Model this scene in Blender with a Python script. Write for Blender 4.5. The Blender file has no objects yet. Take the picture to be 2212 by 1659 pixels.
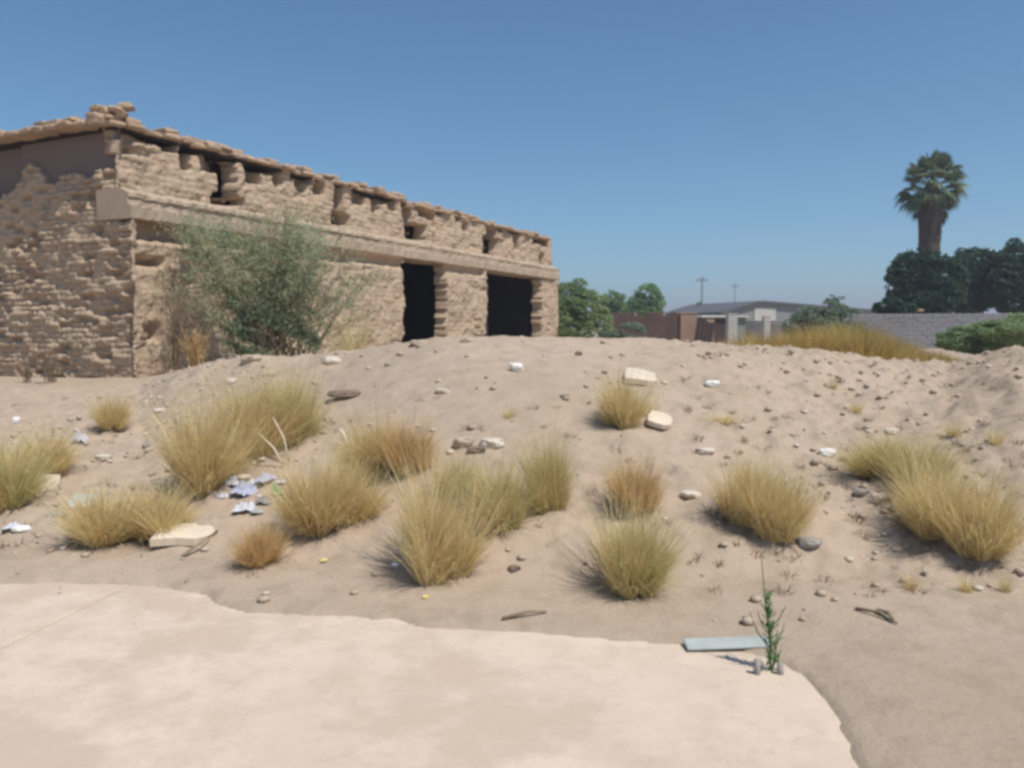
import bpy, math, random
import numpy as np
from mathutils import Vector, noise as mnoise

random.seed(7)
R = math.radians
sc = bpy.context.scene
COL = sc.collection

# ------------------------------------------------------------------ camera
EYE = np.array([0.0, 0.0, 1.6])
FPX = 1675.0                       # focal length on a 2212 px wide picture
PITCH = math.atan(122.5 / FPX)
FW = np.array([0, math.cos(PITCH), -math.sin(PITCH)])
UP = np.array([0, math.sin(PITCH), math.cos(PITCH)])
RT = np.array([1.0, 0, 0])
cam = bpy.data.cameras.new('camera')
cam.sensor_width = 36
cam.lens = 36 * FPX / 2212
cam.clip_start = 0.05
cam.clip_end = 20000
co = bpy.data.objects.new('camera', cam)
COL.objects.link(co)
co.location = EYE
co.rotation_euler = (math.pi / 2 - PITCH, 0, 0)
sc.camera = co


def ray(x, y):
    return FW + RT * (x - 1106) / FPX + UP * (829.5 - y) / FPX


def at(x, y, D):
    """point seen in direction (x, y) standing D metres ahead"""
    r = ray(x, y)
    return EYE + r * (D / r[1])


# ------------------------------------------------------------------ noise
_rs = np.random.RandomState(11)
_T = _rs.rand(256, 256)


def vn(x, y):
    x = np.asarray(x, float); y = np.asarray(y, float)
    xi = np.floor(x).astype(int); yi = np.floor(y).astype(int)
    fx = x - xi; fy = y - yi
    fx = fx * fx * (3 - 2 * fx); fy = fy * fy * (3 - 2 * fy)
    a = _T[xi & 255, yi & 255]; b = _T[(xi + 1) & 255, yi & 255]
    c = _T[xi & 255, (yi + 1) & 255]; d = _T[(xi + 1) & 255, (yi + 1) & 255]
    return (a + (b - a) * fx) * (1 - fy) + (c + (d - c) * fx) * fy - 0.5


def fbm(x, y, o=4, g=0.5, l=2.07):
    s = 0; a = 1
    for k in range(o):
        s = s + a * vn(x + 17.3 * k, y + 9.1 * k)
        x = x * l; y = y * l; a *= g
    return s


def sst(a, b, x):
    t = np.clip((x - a) / (b - a), 0, 1)
    return t * t * (3 - 2 * t)


# ------------------------------------------------------------------ objects
def tag(o, label=None, cat=None, group=None, kind=None):
    if label: o['label'] = label
    if cat: o['category'] = cat
    if group: o['group'] = group
    if kind: o['kind'] = kind
    return o


def empty(name, loc, rz=0, sc_=1, **k):
    o = bpy.data.objects.new(name, None)
    o.empty_display_size = 0.2
    COL.objects.link(o)
    o.location = loc; o.rotation_euler = (0, 0, rz)
    o.scale = (sc_,) * 3 if not isinstance(sc_, tuple) else sc_
    return tag(o, **k)


def meshobj(name, V, F, mat, parent=None, smooth=False, attr=None):
    me = bpy.data.meshes.new(name)
    V = np.asarray(V, float).reshape(-1, 3)
    if isinstance(F, np.ndarray):
        n, k = F.shape
        me.vertices.add(len(V)); me.vertices.foreach_set('co', V.ravel())
        me.loops.add(n * k); me.loops.foreach_set('vertex_index', F.ravel().astype(np.int32))
        me.polygons.add(n)
        me.polygons.foreach_set('loop_start', np.arange(0, n * k, k, dtype=np.int32))
        me.update(calc_edges=True)
    else:
        me.from_pydata(V.tolist(), [], [list(map(int, f)) for f in F])
        me.update()
    if smooth:
        me.polygons.foreach_set('use_smooth', [True] * len(me.polygons))
    if attr is not None:
        for nm, arr in attr.items():
            at_ = me.attributes.new(nm, 'FLOAT', 'POINT')
            at_.data.foreach_set('value', np.asarray(arr, float).ravel())
    me.materials.append(mat)
    o = bpy.data.objects.new(name, me)
    COL.objects.link(o)
    if parent is not None: o.parent = parent
    return o


class MB:
    def __init__(s): s.V = []; s.F = []; s.n = 0

    def add(s, V, F):
        V = np.asarray(V, float).reshape(-1, 3)
        s.V.append(V); s.F += [[i + s.n for i in f] for f in F]; s.n += len(V)

    def box(s, c, d, rz=0, rx=0, ry=0, jit=0, bev=0.0):
        c = np.asarray(c, float); h = np.asarray(d, float) / 2
        b = min(bev, h.min() * 0.8)
        P = []
        if b <= 0:
            for z in (-1, 1):
                for x, y in ((-1, -1), (1, -1), (1, 1), (-1, 1)): P.append((x * h[0], y * h[1], z * h[2]))
            F = [(3, 2, 1, 0), (4, 5, 6, 7), (0, 1, 5, 4), (1, 2, 6, 5), (2, 3, 7, 6), (3, 0, 4, 7)]
        else:
            rings = [(h[0] - b, h[1] - b, -h[2]), (h[0], h[1], -h[2] + b), (h[0], h[1], h[2] - b), (h[0] - b, h[1] - b, h[2])]
            F = []
            for (a, e, z) in rings:
                P += [(-a, -e + b, z), (-a + b, -e, z), (a - b, -e, z), (a, -e + b, z), (a, e - b, z), (a - b, e, z), (-a + b, e, z), (-a, e - b, z)]
            for r in range(3):
                for k in range(8):
                    F.append((r * 8 + k, r * 8 + (k + 1) % 8, (r + 1) * 8 + (k + 1) % 8, (r + 1) * 8 + k))
            F.append(tuple(range(7, -1, -1))); F.append(tuple(range(24, 32)))
        P = np.array(P)
        if jit: P = P + (np.random.RandomState(random.randrange(1 << 30)).rand(*P.shape) - .5) * jit
        cx, sx = math.cos(rx), math.sin(rx); cy, sy = math.cos(ry), math.sin(ry); cz, sz = math.cos(rz), math.sin(rz)
        P = P @ np.array([[1, 0, 0], [0, cx, -sx], [0, sx, cx]]).T @ np.array([[cy, 0, sy], [0, 1, 0], [-sy, 0, cy]]).T @ np.array([[cz, -sz, 0], [sz, cz, 0], [0, 0, 1]]).T
        s.add(P + c, F)

    def tube(s, pts, rad, n=6):
        pts = [np.asarray(p, float) for p in pts]
        V = []; F = []
        for i, p in enumerate(pts):
            t = pts[min(i + 1, len(pts) - 1)] - pts[max(i - 1, 0)]
            t = t / (np.linalg.norm(t) + 1e-9)
            u = np.cross(t, (0.3, 1, 0.2)); u /= np.linalg.norm(u); w = np.cross(t, u)
            r = rad[i] if hasattr(rad, '__len__') else rad
            for k in range(n):
                a = 2 * math.pi * k / n
                V.append(p + r * (math.cos(a) * u + math.sin(a) * w))
        for i in range(len(pts) - 1):
            for k in range(n):
                F.append((i * n + k, i * n + (k + 1) % n, (i + 1) * n + (k + 1) % n, (i + 1) * n + k))
        F.append(tuple(range(n - 1, -1, -1))); F.append(tuple((len(pts) - 1) * n + k for k in range(n)))
        s.add(V, F)

    def build(s, name, mat, parent=None, smooth=False):
        return meshobj(name, np.vstack(s.V), s.F, mat, parent, smooth)


# ------------------------------------------------------------------ materials
def newmat(name):
    m = bpy.data.materials.new(name); m.use_nodes = True
    nt = m.node_tree; b = nt.nodes['Principled BSDF']
    return m, nt, b


def ramp(nt, stops, fac):
    r = nt.nodes.new('ShaderNodeValToRGB')
    e = r.color_ramp.elements
    while len(e) < len(stops): e.new(0.5)
    for i, (p, c) in enumerate(stops):
        e[i].position = p; e[i].color = (*c, 1)
    nt.links.new(fac, r.inputs['Fac'])
    return r.outputs['Color']


def noise_tex(nt, scale, detail=6, rough=0.6, coord='Object', loc=(0, 0, 0), scl=(1, 1, 1)):
    tc = nt.nodes.new('ShaderNodeTexCoord'); mp = nt.nodes.new('ShaderNodeMapping')
    mp.inputs['Location'].default_value = loc; mp.inputs['Scale'].default_value = scl
    nt.links.new(tc.outputs[coord], mp.inputs['Vector'])
    n = nt.nodes.new('ShaderNodeTexNoise')
    n.inputs['Scale'].default_value = scale; n.inputs['Detail'].default_value = detail; n.inputs['Roughness'].default_value = rough
    nt.links.new(mp.outputs[0], n.inputs['Vector'])
    return n.outputs['Fac']


def mixc(nt, fac, a, b, mode='MIX'):
    m = nt.nodes.new('ShaderNodeMix'); m.data_type = 'RGBA'; m.blend_type = mode
    for sock, v in ((m.inputs[0], fac), (m.inputs[6], a), (m.inputs[7], b)):
        if isinstance(v, bpy.types.NodeSocket): nt.links.new(v, sock)
        elif isinstance(v, tuple): sock.default_value = (*v, 1)
        else: sock.default_value = v
    return m.outputs[2]


def bump(nt, b, h, strength, dist):
    bp = nt.nodes.new('ShaderNodeBump'); bp.inputs['Strength'].default_value = strength; bp.inputs['Distance'].default_value = dist
    nt.links.new(h, bp.inputs['Height']); nt.links.new(bp.outputs[0], b.inputs['Normal'])


def earthmat(name, c1, c2, c3, s1=1.2, s2=18, bs=0.5, bd=0.02, rough=0.95, spec=0.1, bscale=40):
    m, nt, b = newmat(name)
    n1 = noise_tex(nt, s1, 5, .6); n2 = noise_tex(nt, s2, 6, .65)
    a = ramp(nt, [(.32, c1), (.68, c2)], n1)
    f = ramp(nt, [(.45, (0, 0, 0)), (.72, (.55, .55, .55))], n2)
    c = mixc(nt, f, a, c3)
    nt.links.new(c, b.inputs['Base Color'])
    b.inputs['Roughness'].default_value = rough; b.inputs['Specular IOR Level'].default_value = spec
    bump(nt, b, noise_tex(nt, bscale, 8, .7), bs, bd)
    return m


def leafmat(name, stops, ns=1.5, trans=0.25, rough=.7, coord='Object'):
    """random colour per leaf, drifting slowly across the plant"""
    m, nt, b = newmat(name)
    g = nt.nodes.new('ShaderNodeNewGeometry')
    n = noise_tex(nt, ns, 3, .5, coord)
    ma = nt.nodes.new('ShaderNodeMath'); ma.operation = 'MULTIPLY_ADD'
    nt.links.new(g.outputs['Random Per Island'], ma.inputs[0]); ma.inputs[1].default_value = .62
    mb = nt.nodes.new('ShaderNodeMath'); mb.operation = 'MULTIPLY_ADD'
    nt.links.new(n, mb.inputs[0]); mb.inputs[1].default_value = 1.2; mb.inputs[2].default_value = -.42
    nt.links.new(mb.outputs[0], ma.inputs[2])
    c = ramp(nt, stops, ma.outputs[0])
    nt.links.new(c, b.inputs['Base Color'])
    b.inputs['Roughness'].default_value = rough; b.inputs['Specular IOR Level'].default_value = .15
    if trans:
        t = nt.nodes.new('ShaderNodeBsdfTranslucent'); nt.links.new(c, t.inputs['Color'])
        mx = nt.nodes.new('ShaderNodeMixShader'); mx.inputs[0].default_value = trans
        out = nt.nodes['Material Output']
        nt.links.new(b.outputs[0], mx.inputs[1]); nt.links.new(t.outputs[0], mx.inputs[2]); nt.links.new(mx.outputs[0], out.inputs['Surface'])
    return m


def plain(name, c, rough=.8, var=.12, s=20, bs=.3, metal=0):
    return earthmat(name, tuple(x * (1 - var) for x in c), tuple(min(1, x * (1 + var)) for x in c), tuple(x * .8 for x in c), s1=s * .2, s2=s, bs=bs, bd=.006, rough=rough, bscale=s * 3)


M = {}
# dry earth of the lot
m, nt, b = newmat('earth')
n1 = noise_tex(nt, .55, 5, .6); n2 = noise_tex(nt, 5, 7, .65, loc=(3, 1, 0)); n3 = noise_tex(nt, 45, 6, .7)
n4 = noise_tex(nt, 2.1, 8, .72, loc=(9, 4, 2))
c = ramp(nt, [(.35, (.425, .33, .242)), (.62, (.48, .372, .282))], n1)
c = mixc(nt, ramp(nt, [(.48, (0, 0, 0)), (.70, (.7, .7, .7))], n2), c, (.335, .26, .185))
c = mixc(nt, ramp(nt, [(.60, (0, 0, 0)), (.75, (.5, .5, .5))], n4), c, (.58, .48, .38))
c = mixc(nt, ramp(nt, [(.54, (0, 0, 0)), (.7, (.5, .5, .5))], n3), c, (.27, .215, .16))
nt.links.new(c, b.inputs['Base Color']); b.inputs['Roughness'].default_value = .97; b.inputs['Specular IOR Level'].default_value = .08
bump(nt, b, noise_tex(nt, 16, 9, .72), .6, .035)
M['earth'] = m
# pale dusty concrete of the road
m, nt, b = newmat('road_concrete')
n1 = noise_tex(nt, .7, 5, .6); n2 = noise_tex(nt, 3.5, 6, .65, loc=(5, 2, 0)); n3 = noise_tex(nt, 90, 4, .6)
c = ramp(nt, [(.3, (.61, .485, .375)), (.7, (.71, .575, .455))], n1)
c = mixc(nt, ramp(nt, [(.45, (0, 0, 0)), (.75, (.5, .5, .5))], n2), c, (.50, .405, .31))
c = mixc(nt, ramp(nt, [(.58, (0, 0, 0)), (.7, (.4, .4, .4))], n3), c, (.45, .37, .29))
n5 = noise_tex(nt, 1.9, 8, .75, loc=(1, 8, 0))
c = mixc(nt, ramp(nt, [(.5, (0, 0, 0)), (.72, (.75, .75, .75))], n5), c, (.47, .38, .28))
n8 = noise_tex(nt, 7, 8, .8, loc=(4, 4, 1))
c = mixc(nt, ramp(nt, [(.52, (0, 0, 0)), (.66, (.6, .6, .6))], n8), c, (.49, .39, .30))
n9 = noise_tex(nt, .9, 6, .7, loc=(2, 7, 1), scl=(1.3, 1.5, 1))
c = mixc(nt, ramp(nt, [(.49, (0, 0, 0)), (.60, (.85, .85, .85))], n9), c, (.53, .41, .315))
n6 = noise_tex(nt, 260, 3, .6)
c = mixc(nt, ramp(nt, [(.55, (0, 0, 0)), (.66, (.7, .7, .7))], n6), c, (.36, .30, .24))
nt.links.new(c, b.inputs['Base Color']); b.inputs['Roughness'].default_value = .9; b.inputs['Specular IOR Level'].default_value = .2
bump(nt, b, noise_tex(nt, 60, 6, .6), .25, .004)
M['road'] = m


def adobe(name, c1, c2, c3, cp):
    m, nt, b = newmat(name)
    n1 = noise_tex(nt, 1.1, 5, .6); n2 = noise_tex(nt, 9, 6, .7, scl=(1, 1, 1.6)); n3 = noise_tex(nt, 60, 4, .6)
    c = ramp(nt, [(.3, c1), (.7, c2)], n1)
    c = mixc(nt, ramp(nt, [(.44, (0, 0, 0)), (.7, (.6, .6, .6))], n2), c, c3)
    a = nt.nodes.new('ShaderNodeAttribute'); a.attribute_name = 'tone'
    c = mixc(nt, a.outputs['Fac'], c, mixc(nt, .55, c, (.47, .37, .26)))
    a = nt.nodes.new('ShaderNodeAttribute'); a.attribute_name = 'mortar'
    c = mixc(nt, a.outputs['Fac'], c, (.27, .195, .145))
    a = nt.nodes.new('ShaderNodeAttribute'); a.attribute_name = 'shaded_plaster'
    c = mixc(nt, a.outputs['Fac'], c, cp)  # grey-brown plaster, the coping's shade painted into its tone
    nt.links.new(c, b.inputs['Base Color']); b.inputs['Roughness'].default_value = .97; b.inputs['Specular IOR Level'].default_value = .06
    bump(nt, b, noise_tex(nt, 34, 8, .7), .7, .022)
    return m


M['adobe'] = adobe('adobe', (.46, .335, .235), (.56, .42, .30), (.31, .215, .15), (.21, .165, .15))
M['coping'] = adobe('adobe_coping', (.42, .30, .21), (.50, .365, .25), (.30, .21, .15), (.2, .16, .13))
M['beam'] = earthmat('beam_concrete', (.40, .31, .22), (.46, .355, .265), (.31, .24, .17), s1=1.5, s2=14, bs=.4, bd=.01)
M['inner'] = earthmat('inner_adobe_shaded', (.045, .04, .04), (.06, .052, .05), (.03, .03, .03))  # adobe painted near black for the shade inside the rooms
M['lintel'] = earthmat('old_timber', (.11, .07, .05), (.16, .11, .08), (.07, .05, .04), s1=3, s2=20)
M['tuft'] = leafmat('dry_grass', [(0, (.30, .18, .09)), (.09, (.54, .38, .18)), (.3, (.78, .62, .31)), (.6, (.86, .72, .42)), (.85, (.66, .57, .28)), (1, (.48, .46, .21))], 3.0, .42)
M['tuft_green'] = leafmat('olive_grass', [(0, (.34, .22, .11)), (.09, (.56, .41, .20)), (.3, (.76, .61, .32)), (.7, (.66, .58, .28)), (1, (.42, .45, .19))], 3.0, .42)
M['tuft_orange'] = leafmat('ochre_grass', [(0, (.3, .18, .09)), (.2, (.5, .32, .15)), (.42, (.76, .54, .27)), (.8, (.76, .58, .30)), (1, (.50, .40, .17))], 3.0, .42)
M['bank'] = leafmat('bank_grass', [(0, (.42, .25, .09)), (.4, (.58, .40, .14)), (.75, (.54, .42, .15)), (1, (.38, .36, .14))], .8, .4)
M['shrub'] = leafmat('shrub_leaves', [(0, (.22, .31, .18)), (.35, (.36, .44, .26)), (.7, (.50, .54, .33)), (1, (.60, .58, .38))], .9, .45)
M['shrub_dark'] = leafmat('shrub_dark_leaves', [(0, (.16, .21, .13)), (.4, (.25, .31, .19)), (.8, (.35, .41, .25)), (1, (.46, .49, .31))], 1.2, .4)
M['mesquite'] = leafmat('mesquite_leaves', [(0, (.16, .23, .11)), (.4, (.27, .36, .17)), (.8, (.38, .46, .23)), (1, (.48, .52, .3))], .5, .45)
M['bright_tree'] = leafmat('bright_leaves', [(0, (.11, .2, .08)), (.4, (.18, .31, .12)), (.8, (.27, .4, .17)), (1, (.36, .48, .22))], .4, .45)
M['dark_tree'] = leafmat('dark_leaves', [(0, (.024, .046, .034)), (.4, (.042, .08, .048)), (.8, (.075, .135, .065)), (1, (.14, .21, .09))], .35, .2)
M['grey_bush'] = leafmat('greygreen_leaves', [(0, (.14, .2, .14)), (.5, (.22, .28, .19)), (1, (.32, .37, .25))], .5, .4)
M['frond'] = leafmat('palm_frond', [(0, (.05, .085, .055)), (.4, (.10, .15, .09)), (.8, (.26, .30, .16)), (1, (.40, .42, .25))], .7, .2)
M['skirt'] = leafmat('palm_skirt', [(0, (.06, .05, .04)), (.5, (.12, .095, .07)), (1, (.19, .15, .11))], .7, .1)
M['bark'] = plain('bark', (.13, .10, .075))
M['stem'] = plain('grey_stem', (.28, .22, .15))
M['twig'] = leafmat('brown_twigs', [(0, (.14, .09, .06)), (.5, (.24, .17, .11)), (1, (.34, .26, .17))], 2, .1)
M['weed'] = leafmat('fresh_weed', [(0, (.06, .15, .04)), (.5, (.11, .23, .07)), (1, (.2, .3, .12))], 3, .3)
M['stone'] = plain('buff_stone', (.47, .375, .285))
M['stone_pale'] = plain('pale_stone', (.62, .54, .44))
M['stone_white'] = plain('white_stone', (.80, .78, .73), var=.05)
M['stone_grey'] = plain('grey_stone', (.33, .30, .27))
M['stone_dark'] = plain('dark_clod', (.22, .165, .13))
M['slab'] = plain('old_concrete', (.68, .57, .44), s=12)
M['plastic'] = plain('white_plastic', (.60, .59, .62), rough=.45, var=.06)
M['plastic_blue'] = plain('blue_plastic', (.44, .45, .54), rough=.45, var=.08)
M['pipe'] = plain('pale_blue_board', (.42, .45, .42), rough=.8, var=.28, s=9)
M['pink'] = plain('pink_plastic', (.62, .26, .24), rough=.5)
M['green_p'] = plain('green_plastic', (.22, .50, .24), rough=.5)
M['yellow'] = plain('yellow_petal', (.75, .60, .22), rough=.7)
M['brick'] = earthmat('red_brick', (.27, .17, .13), (.34, .225, .17), (.2, .14, .11), s1=.8, s2=6)
M['pillar'] = plain('tan_pillar', (.36, .235, .17), s=6)
M['white_wall'] = plain('white_paint', (.5, .48, .43), s=6)
M['shed'] = plain('grey_shed', (.24, .25, .24), s=4)
M['block'] = plain('grey_block', (.31, .30, .30), s=3, bs=.5)
M['rust'] = plain('rusty_metal', (.09, .06, .055), s=5)
M['hill'] = earthmat('far_hill', (.11, .125, .145), (.14, .15, .17), (.09, .105, .13), s1=.02, s2=.1, bscale=.2)
M['roof_grey'] = plain('dark_roof_sheet', (.12, .125, .135), s=2)
M['pole'] = plain('hazed_pole', (.30, .32, .33), s=5)  # light grey, distance haze put into the colour

# ------------------------------------------------------------------ ground
def below(y):                      # drop per metre of distance along a sight line
    r = ray(1106, y); return -r[2] / r[1]


CR = np.array([  # column, crest row, crest distance
    (-400, 826, 13.2), (0, 824, 13.0), (170, 824, 12.9), (300, 822, 12.6), (380, 805, 11.6), (450, 790, 11.0), (560, 772, 10.4), (700, 770, 10.0),
    (780, 758, 9.8), (850, 745, 9.6), (930, 735, 9.5), (1000, 731, 9.4), (1200, 729, 9.4), (1400, 734, 9.6), (1560, 740, 9.8), (1700, 750, 9.9),
    (1850, 773, 9.9), (1950, 786, 9.8), (2050, 787, 9.6), (2130, 768, 9.3), (2212, 750, 9.0), (2500, 735, 8.6), (2900, 735, 8.4)], float)
ED = np.array([  # column, row where the sand ends on the road
    (-500, 1262), (0, 1266), (120, 1268), (260, 1272), (330, 1275), (425, 1284), (455, 1312), (520, 1324), (700, 1330), (860, 1345), (900, 1364), (1050, 1372),
    (1200, 1378), (1400, 1392), (1600, 1412), (1690, 1428), (1760, 1470), (1830, 1560), (1890, 1700), (2000, 2100)], float)
TOE = np.array([(-500, 1225), (0, 1215), (300, 1205), (450, 1215), (700, 1235), (950, 1262), (1300, 1272), (1700, 1262), (2212, 1290), (2700, 1300)], float)
_u = lambda c: (c - 1106) / FPX
CU, CZ, CD = _u(CR[:, 0]), np.array([1.6 - below(r) * d for _, r, d in CR]), CR[:, 2]
EU, EY_ = _u(ED[:, 0]), np.array([1.6 / below(r) for _, r in ED])
TU, TY = _u(TOE[:, 0]), np.array([1.53 / below(r) for _, r in TOE])
BASE = 0.63


def terr(x, y, detail=True):
    x = np.asarray(x, float); y = np.asarray(y, float)
    yy = np.maximum(y, 1.0)
    u = x / yy
    yc = np.interp(u, CU, CD); zc = np.interp(u, CU, CZ)
    ye = np.interp(u, EU, EY_); ty = np.maximum(np.interp(u, TU, TY), ye + .35)
    ye = ye + .10 * fbm(x * 1.7, y * 1.7, 4) + .05 * fbm(x * 9, y * 9, 3)
    # sandy shelf
    shelf = .012 + .058 * np.clip((y - ye) / (ty - ye), 0, 1)
    z = np.where(y < ye, -.03, shelf * sst(0, .10, y - ye) - .03 * (1 - sst(0, .05, y - ye)))
    t = np.clip((y - ty) / (yc - ty), 0, 1)
    rise = (zc - .07) * (t + .12 * np.sin(t * math.pi) - .25 * t * (1 - t) * (1 - t))
    rise = rise * sst(0, .08, t) + 0
    z = z + rise
    # behind the crest
    k = sst(0, 1, (y - yc - .2) / 2.8)
    z = z * (1 - k) + BASE * k
    # the far side sinks to the yard level
    if detail:
        slope = sst(-.15, .5, y - ty) * (1 - .75 * sst(10, 14, y))
        cm = np.clip(1 - sst(5.9, 6.8, y) * sst(-.30, -.2, u) * (1 - sst(.12, .24, u)), 0, 1)
        right = .7 + .5 * sst(.15, .45, u) + .3 * sst(-.2, -.45, u)
        z = z + slope * right * (.55 + .45 * cm) * (.10 * fbm(x * 1.3, y * 1.3, 3) + .05 * fbm(x * 4.3 + 7, y * 4.3, 4, .6)) * sst(0, .9, yc - y + .9)
        z = z + slope * .018 * fbm(x * 11 + 3, y * 11, 3) * (.4 + cm + .8 * sst(.1, .4, fbm(x * 1.9 + 31, y * 1.9, 2)))
        lump = .09 * sst(.25, .5, fbm(x * 6.1 + 40, y * 6.1, 3) + .25 * fbm(x * 19, y * 19, 2))
        z = z + slope * right * (.1 + .9 * cm) * .40 * lump
        z = z + .006 * fbm(x * 8, y * 8, 3) * sst(.1, .5, y - ye)
        # hoof and foot dimples in the smooth sand
        z = z - .02 * np.maximum(0, fbm(x * 3.1 + 80, y * 5.1, 3) - .25) * sst(.15, .5, y - ye)
    # local shapes
    for (lx, ly, ld, rr, hh) in LUMPS:
        z = z + hh * np.exp(-((x - lx) ** 2 + (y - ly) ** 2) / rr ** 2)
    return z


LUMPS = []
p = at(540, 768, 10.35); LUMPS.append((p[0], p[1], 0, .16, .07))
p = at(735, 845, 9.2); LUMPS.append((p[0], p[1], 0, .14, -.10))
p = at(715, 775, 9.8); LUMPS.append((p[0], p[1], 0, .2, .06))


def spaced(lo, a, b, hi, d, g=1.13):
    v = list(np.arange(a, b, d)); s = d
    while v[-1] < hi: s *= g; v.append(v[-1] + s)
    s = d
    while v[0] > lo: s *= g; v.insert(0, v[0] - s)
    return np.array(v)


xs = spaced(-3500, -7.5, 7.0, 3500, .038)
ys = spaced(-400, 3.0, 10.6, 4500, .038, 1.06)
xs = xs[np.abs(xs) < 4000]; ys = ys[(ys > -700) & (ys < 5400)]
GX, GY = np.meshgrid(xs, ys, indexing='ij')
GZ = terr(GX, GY)
nx, ny = GX.shape
I = np.arange(nx * ny).reshape(nx, ny)
Fg = np.stack([I[:-1, :-1], I[1:, :-1], I[1:, 1:], I[:-1, 1:]], -1).reshape(-1, 4)
tag(meshobj('ground', np.stack([GX, GY, GZ], -1), Fg, M['earth'], smooth=True), kind='structure',
    label='dry pinkish sandy ground rising to a low mound')


def hit(x, y):
    """where the sight line meets the ground"""
    r = ray(x, y); t = 2.5; last = t
    while t < 60:
        P = EYE + r * t
        if P[2] < float(terr(P[0], P[1])): break
        last = t; t += .03
    for _ in range(14):
        mid = (last + t) / 2; P = EYE + r * mid
        if P[2] < float(terr(P[0], P[1])): t = mid
        else: last = mid
    return EYE + r * t


# road: concrete bays with sawn joints, dust drifting over it
rd = MB()
bay = 5.2
ang = math.atan2(*(lambda q: (q[1], q[0]))(at(270, 1270, 4.75)[:2] - at(0, 1400, 3.75)[:2]))
# the joint that shows runs through these two ground points
j0 = EYE + ray(0, 1400) * (1.6 / -ray(0, 1400)[2]); j1 = EYE + ray(272, 1268) * (1.6 / -ray(272, 1268)[2])
jd = (j1 - j0)[:2]; jd /= np.linalg.norm(jd); jn = np.array([jd[1], -jd[0]])
for i in range(-4, 7):
    for k in range(-4, 3):
        L_, g = 5.6, .008
        c0 = j0[:2] + jn * (i * bay + bay / 2) + jd * (k * L_ + 1.2)
        rd.box((c0[0], c0[1], -.06), (bay - .014, L_ - g, .12), rz=math.atan2(jd[1], jd[0]) - math.pi / 2, bev=.006)
tag(rd.build('road', M['road']), kind='structure', label='pale dusty concrete road slabs along the bottom edge')

# ------------------------------------------------------------------ adobe house
O = at(262, 700, 13.6); O = np.array([O[0], O[1], BASE])
A_ = np.array([math.sin(R(25.5)), math.cos(R(25.5)), 0]); B_ = np.array([-A_[1], A_[0], 0])
N1 = -B_; N2 = -A_


def on_facade(x, y, off=0.0):
    r = ray(x, y); q = O + N1 * off
    t = np.dot(q - EYE, N1) / np.dot(r, N1); P = EYE + r * t
    return float(np.dot(P - O, A_)), float(P[2] - BASE)


def on_left(x, y):
    r = ray(x, y); t = np.dot(O - EYE, N2) / np.dot(r, N2); P = EYE + r * t
    return float(np.dot(P - O, B_)), float(P[2] - BASE)


LEN = on_facade(1190, 560)[0]
LOW = .30
HT = 4.42
BB, BT = 2.84, 3.34               # beam soffit and top
step = .032
S = np.concatenate([np.arange(-8.0, -4.5, .06), np.arange(-4.5, 6, .024), np.arange(6, LEN, .036), np.arange(LEN, LEN + 6, .08)])
Z = np.arange(-.4, HT + .05, .024)
SS, ZZ = np.meshgrid(S, Z, indexing='ij')
isL = SS < 0; isF = (SS >= 0) & (SS < LEN); isE = SS >= LEN


def bricks(s, z, L_=.40, H_=.125, seed=0):
    z = z + .02 * fbm(s * 1.5, z * .5 + seed, 2)
    row = np.floor(z / H_).astype(int)
    off = (row % 2) * .5 + .22 * _T[row & 255, (3 + seed) & 255]
    q = s / L_ + off
    colm = np.floor(q).astype(int)
    fx = np.abs(q - colm - .5) * 2; fz = np.abs(z / H_ - row - .5) * 2
    ex = sst(.86, .98, fx); ez = sst(.64, .94, fz)
    e = np.maximum(ex, ez)
    rnd = _T[(colm * 7 + seed) & 255, (row * 13) & 255]
    rnd2 = _T[(colm * 11 + seed + 5) & 255, (row * 5 + 3) & 255]
    return e, rnd, rnd2


e, rnd, rnd2 = bricks(SS, ZZ)
er = fbm(SS * 1.6, ZZ * 1.9, 4, .55)
er2 = fbm(SS * 7 + 30, ZZ * 9, 3, .6)
d = np.zeros_like(SS)
# left wall: coarse weathered bricks
er3 = fbm(SS * 3.2 + 70, ZZ * 4.1, 4, .6)
e2, rn3, rn4 = bricks(SS + .04 * fbm(SS * 1.3, ZZ * 2.1, 3), ZZ + .05 * fbm(SS * .9 + 9, ZZ * .8, 3), .33, .098, 40)
er4 = fbm(SS * 15 + 3, ZZ * 19, 4, .65)
worn = sst(-.1, .25, fbm(SS * .8 + 21, ZZ * 1.1 + 2, 3))          # patches where rain has melted the courses together
dl = (-.042 * e2 * (1 - .3 * rn4) + .065 * (rn3 - .5)) * (.65 + .35 * worn) + .10 * er + .03 * er3 + .02 * er2 + .016 * er4 - .12 * (rn4 > .87) * (1 - e2) - .075 * sst(.14, .4, er3)
dl = dl - .22 * np.exp(SS / .35) * np.clip(.15 + er3 * 1.6 + .5 * er, 0, 1)
# facade: softer, mud washed
run = fbm(SS * 5.2 + 11, ZZ * 1.1, 3, .6)
df = -.012 * e * (.4 + .6 * (ZZ > BT)) + .012 * (rnd - .5) + .09 * er + .025 * er3 + .05 * run + .02 * er2 + .016 * fbm(SS * 15 + 3, ZZ * 19, 4, .65) - .05 * (rnd2 > .965) * (1 - e)
d = np.where(isL, dl, df)
# base undercut by damp
d = d - .05 * np.clip(.35 - ZZ, 0, 1)
shaded_plaster = np.zeros_like(SS)
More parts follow.
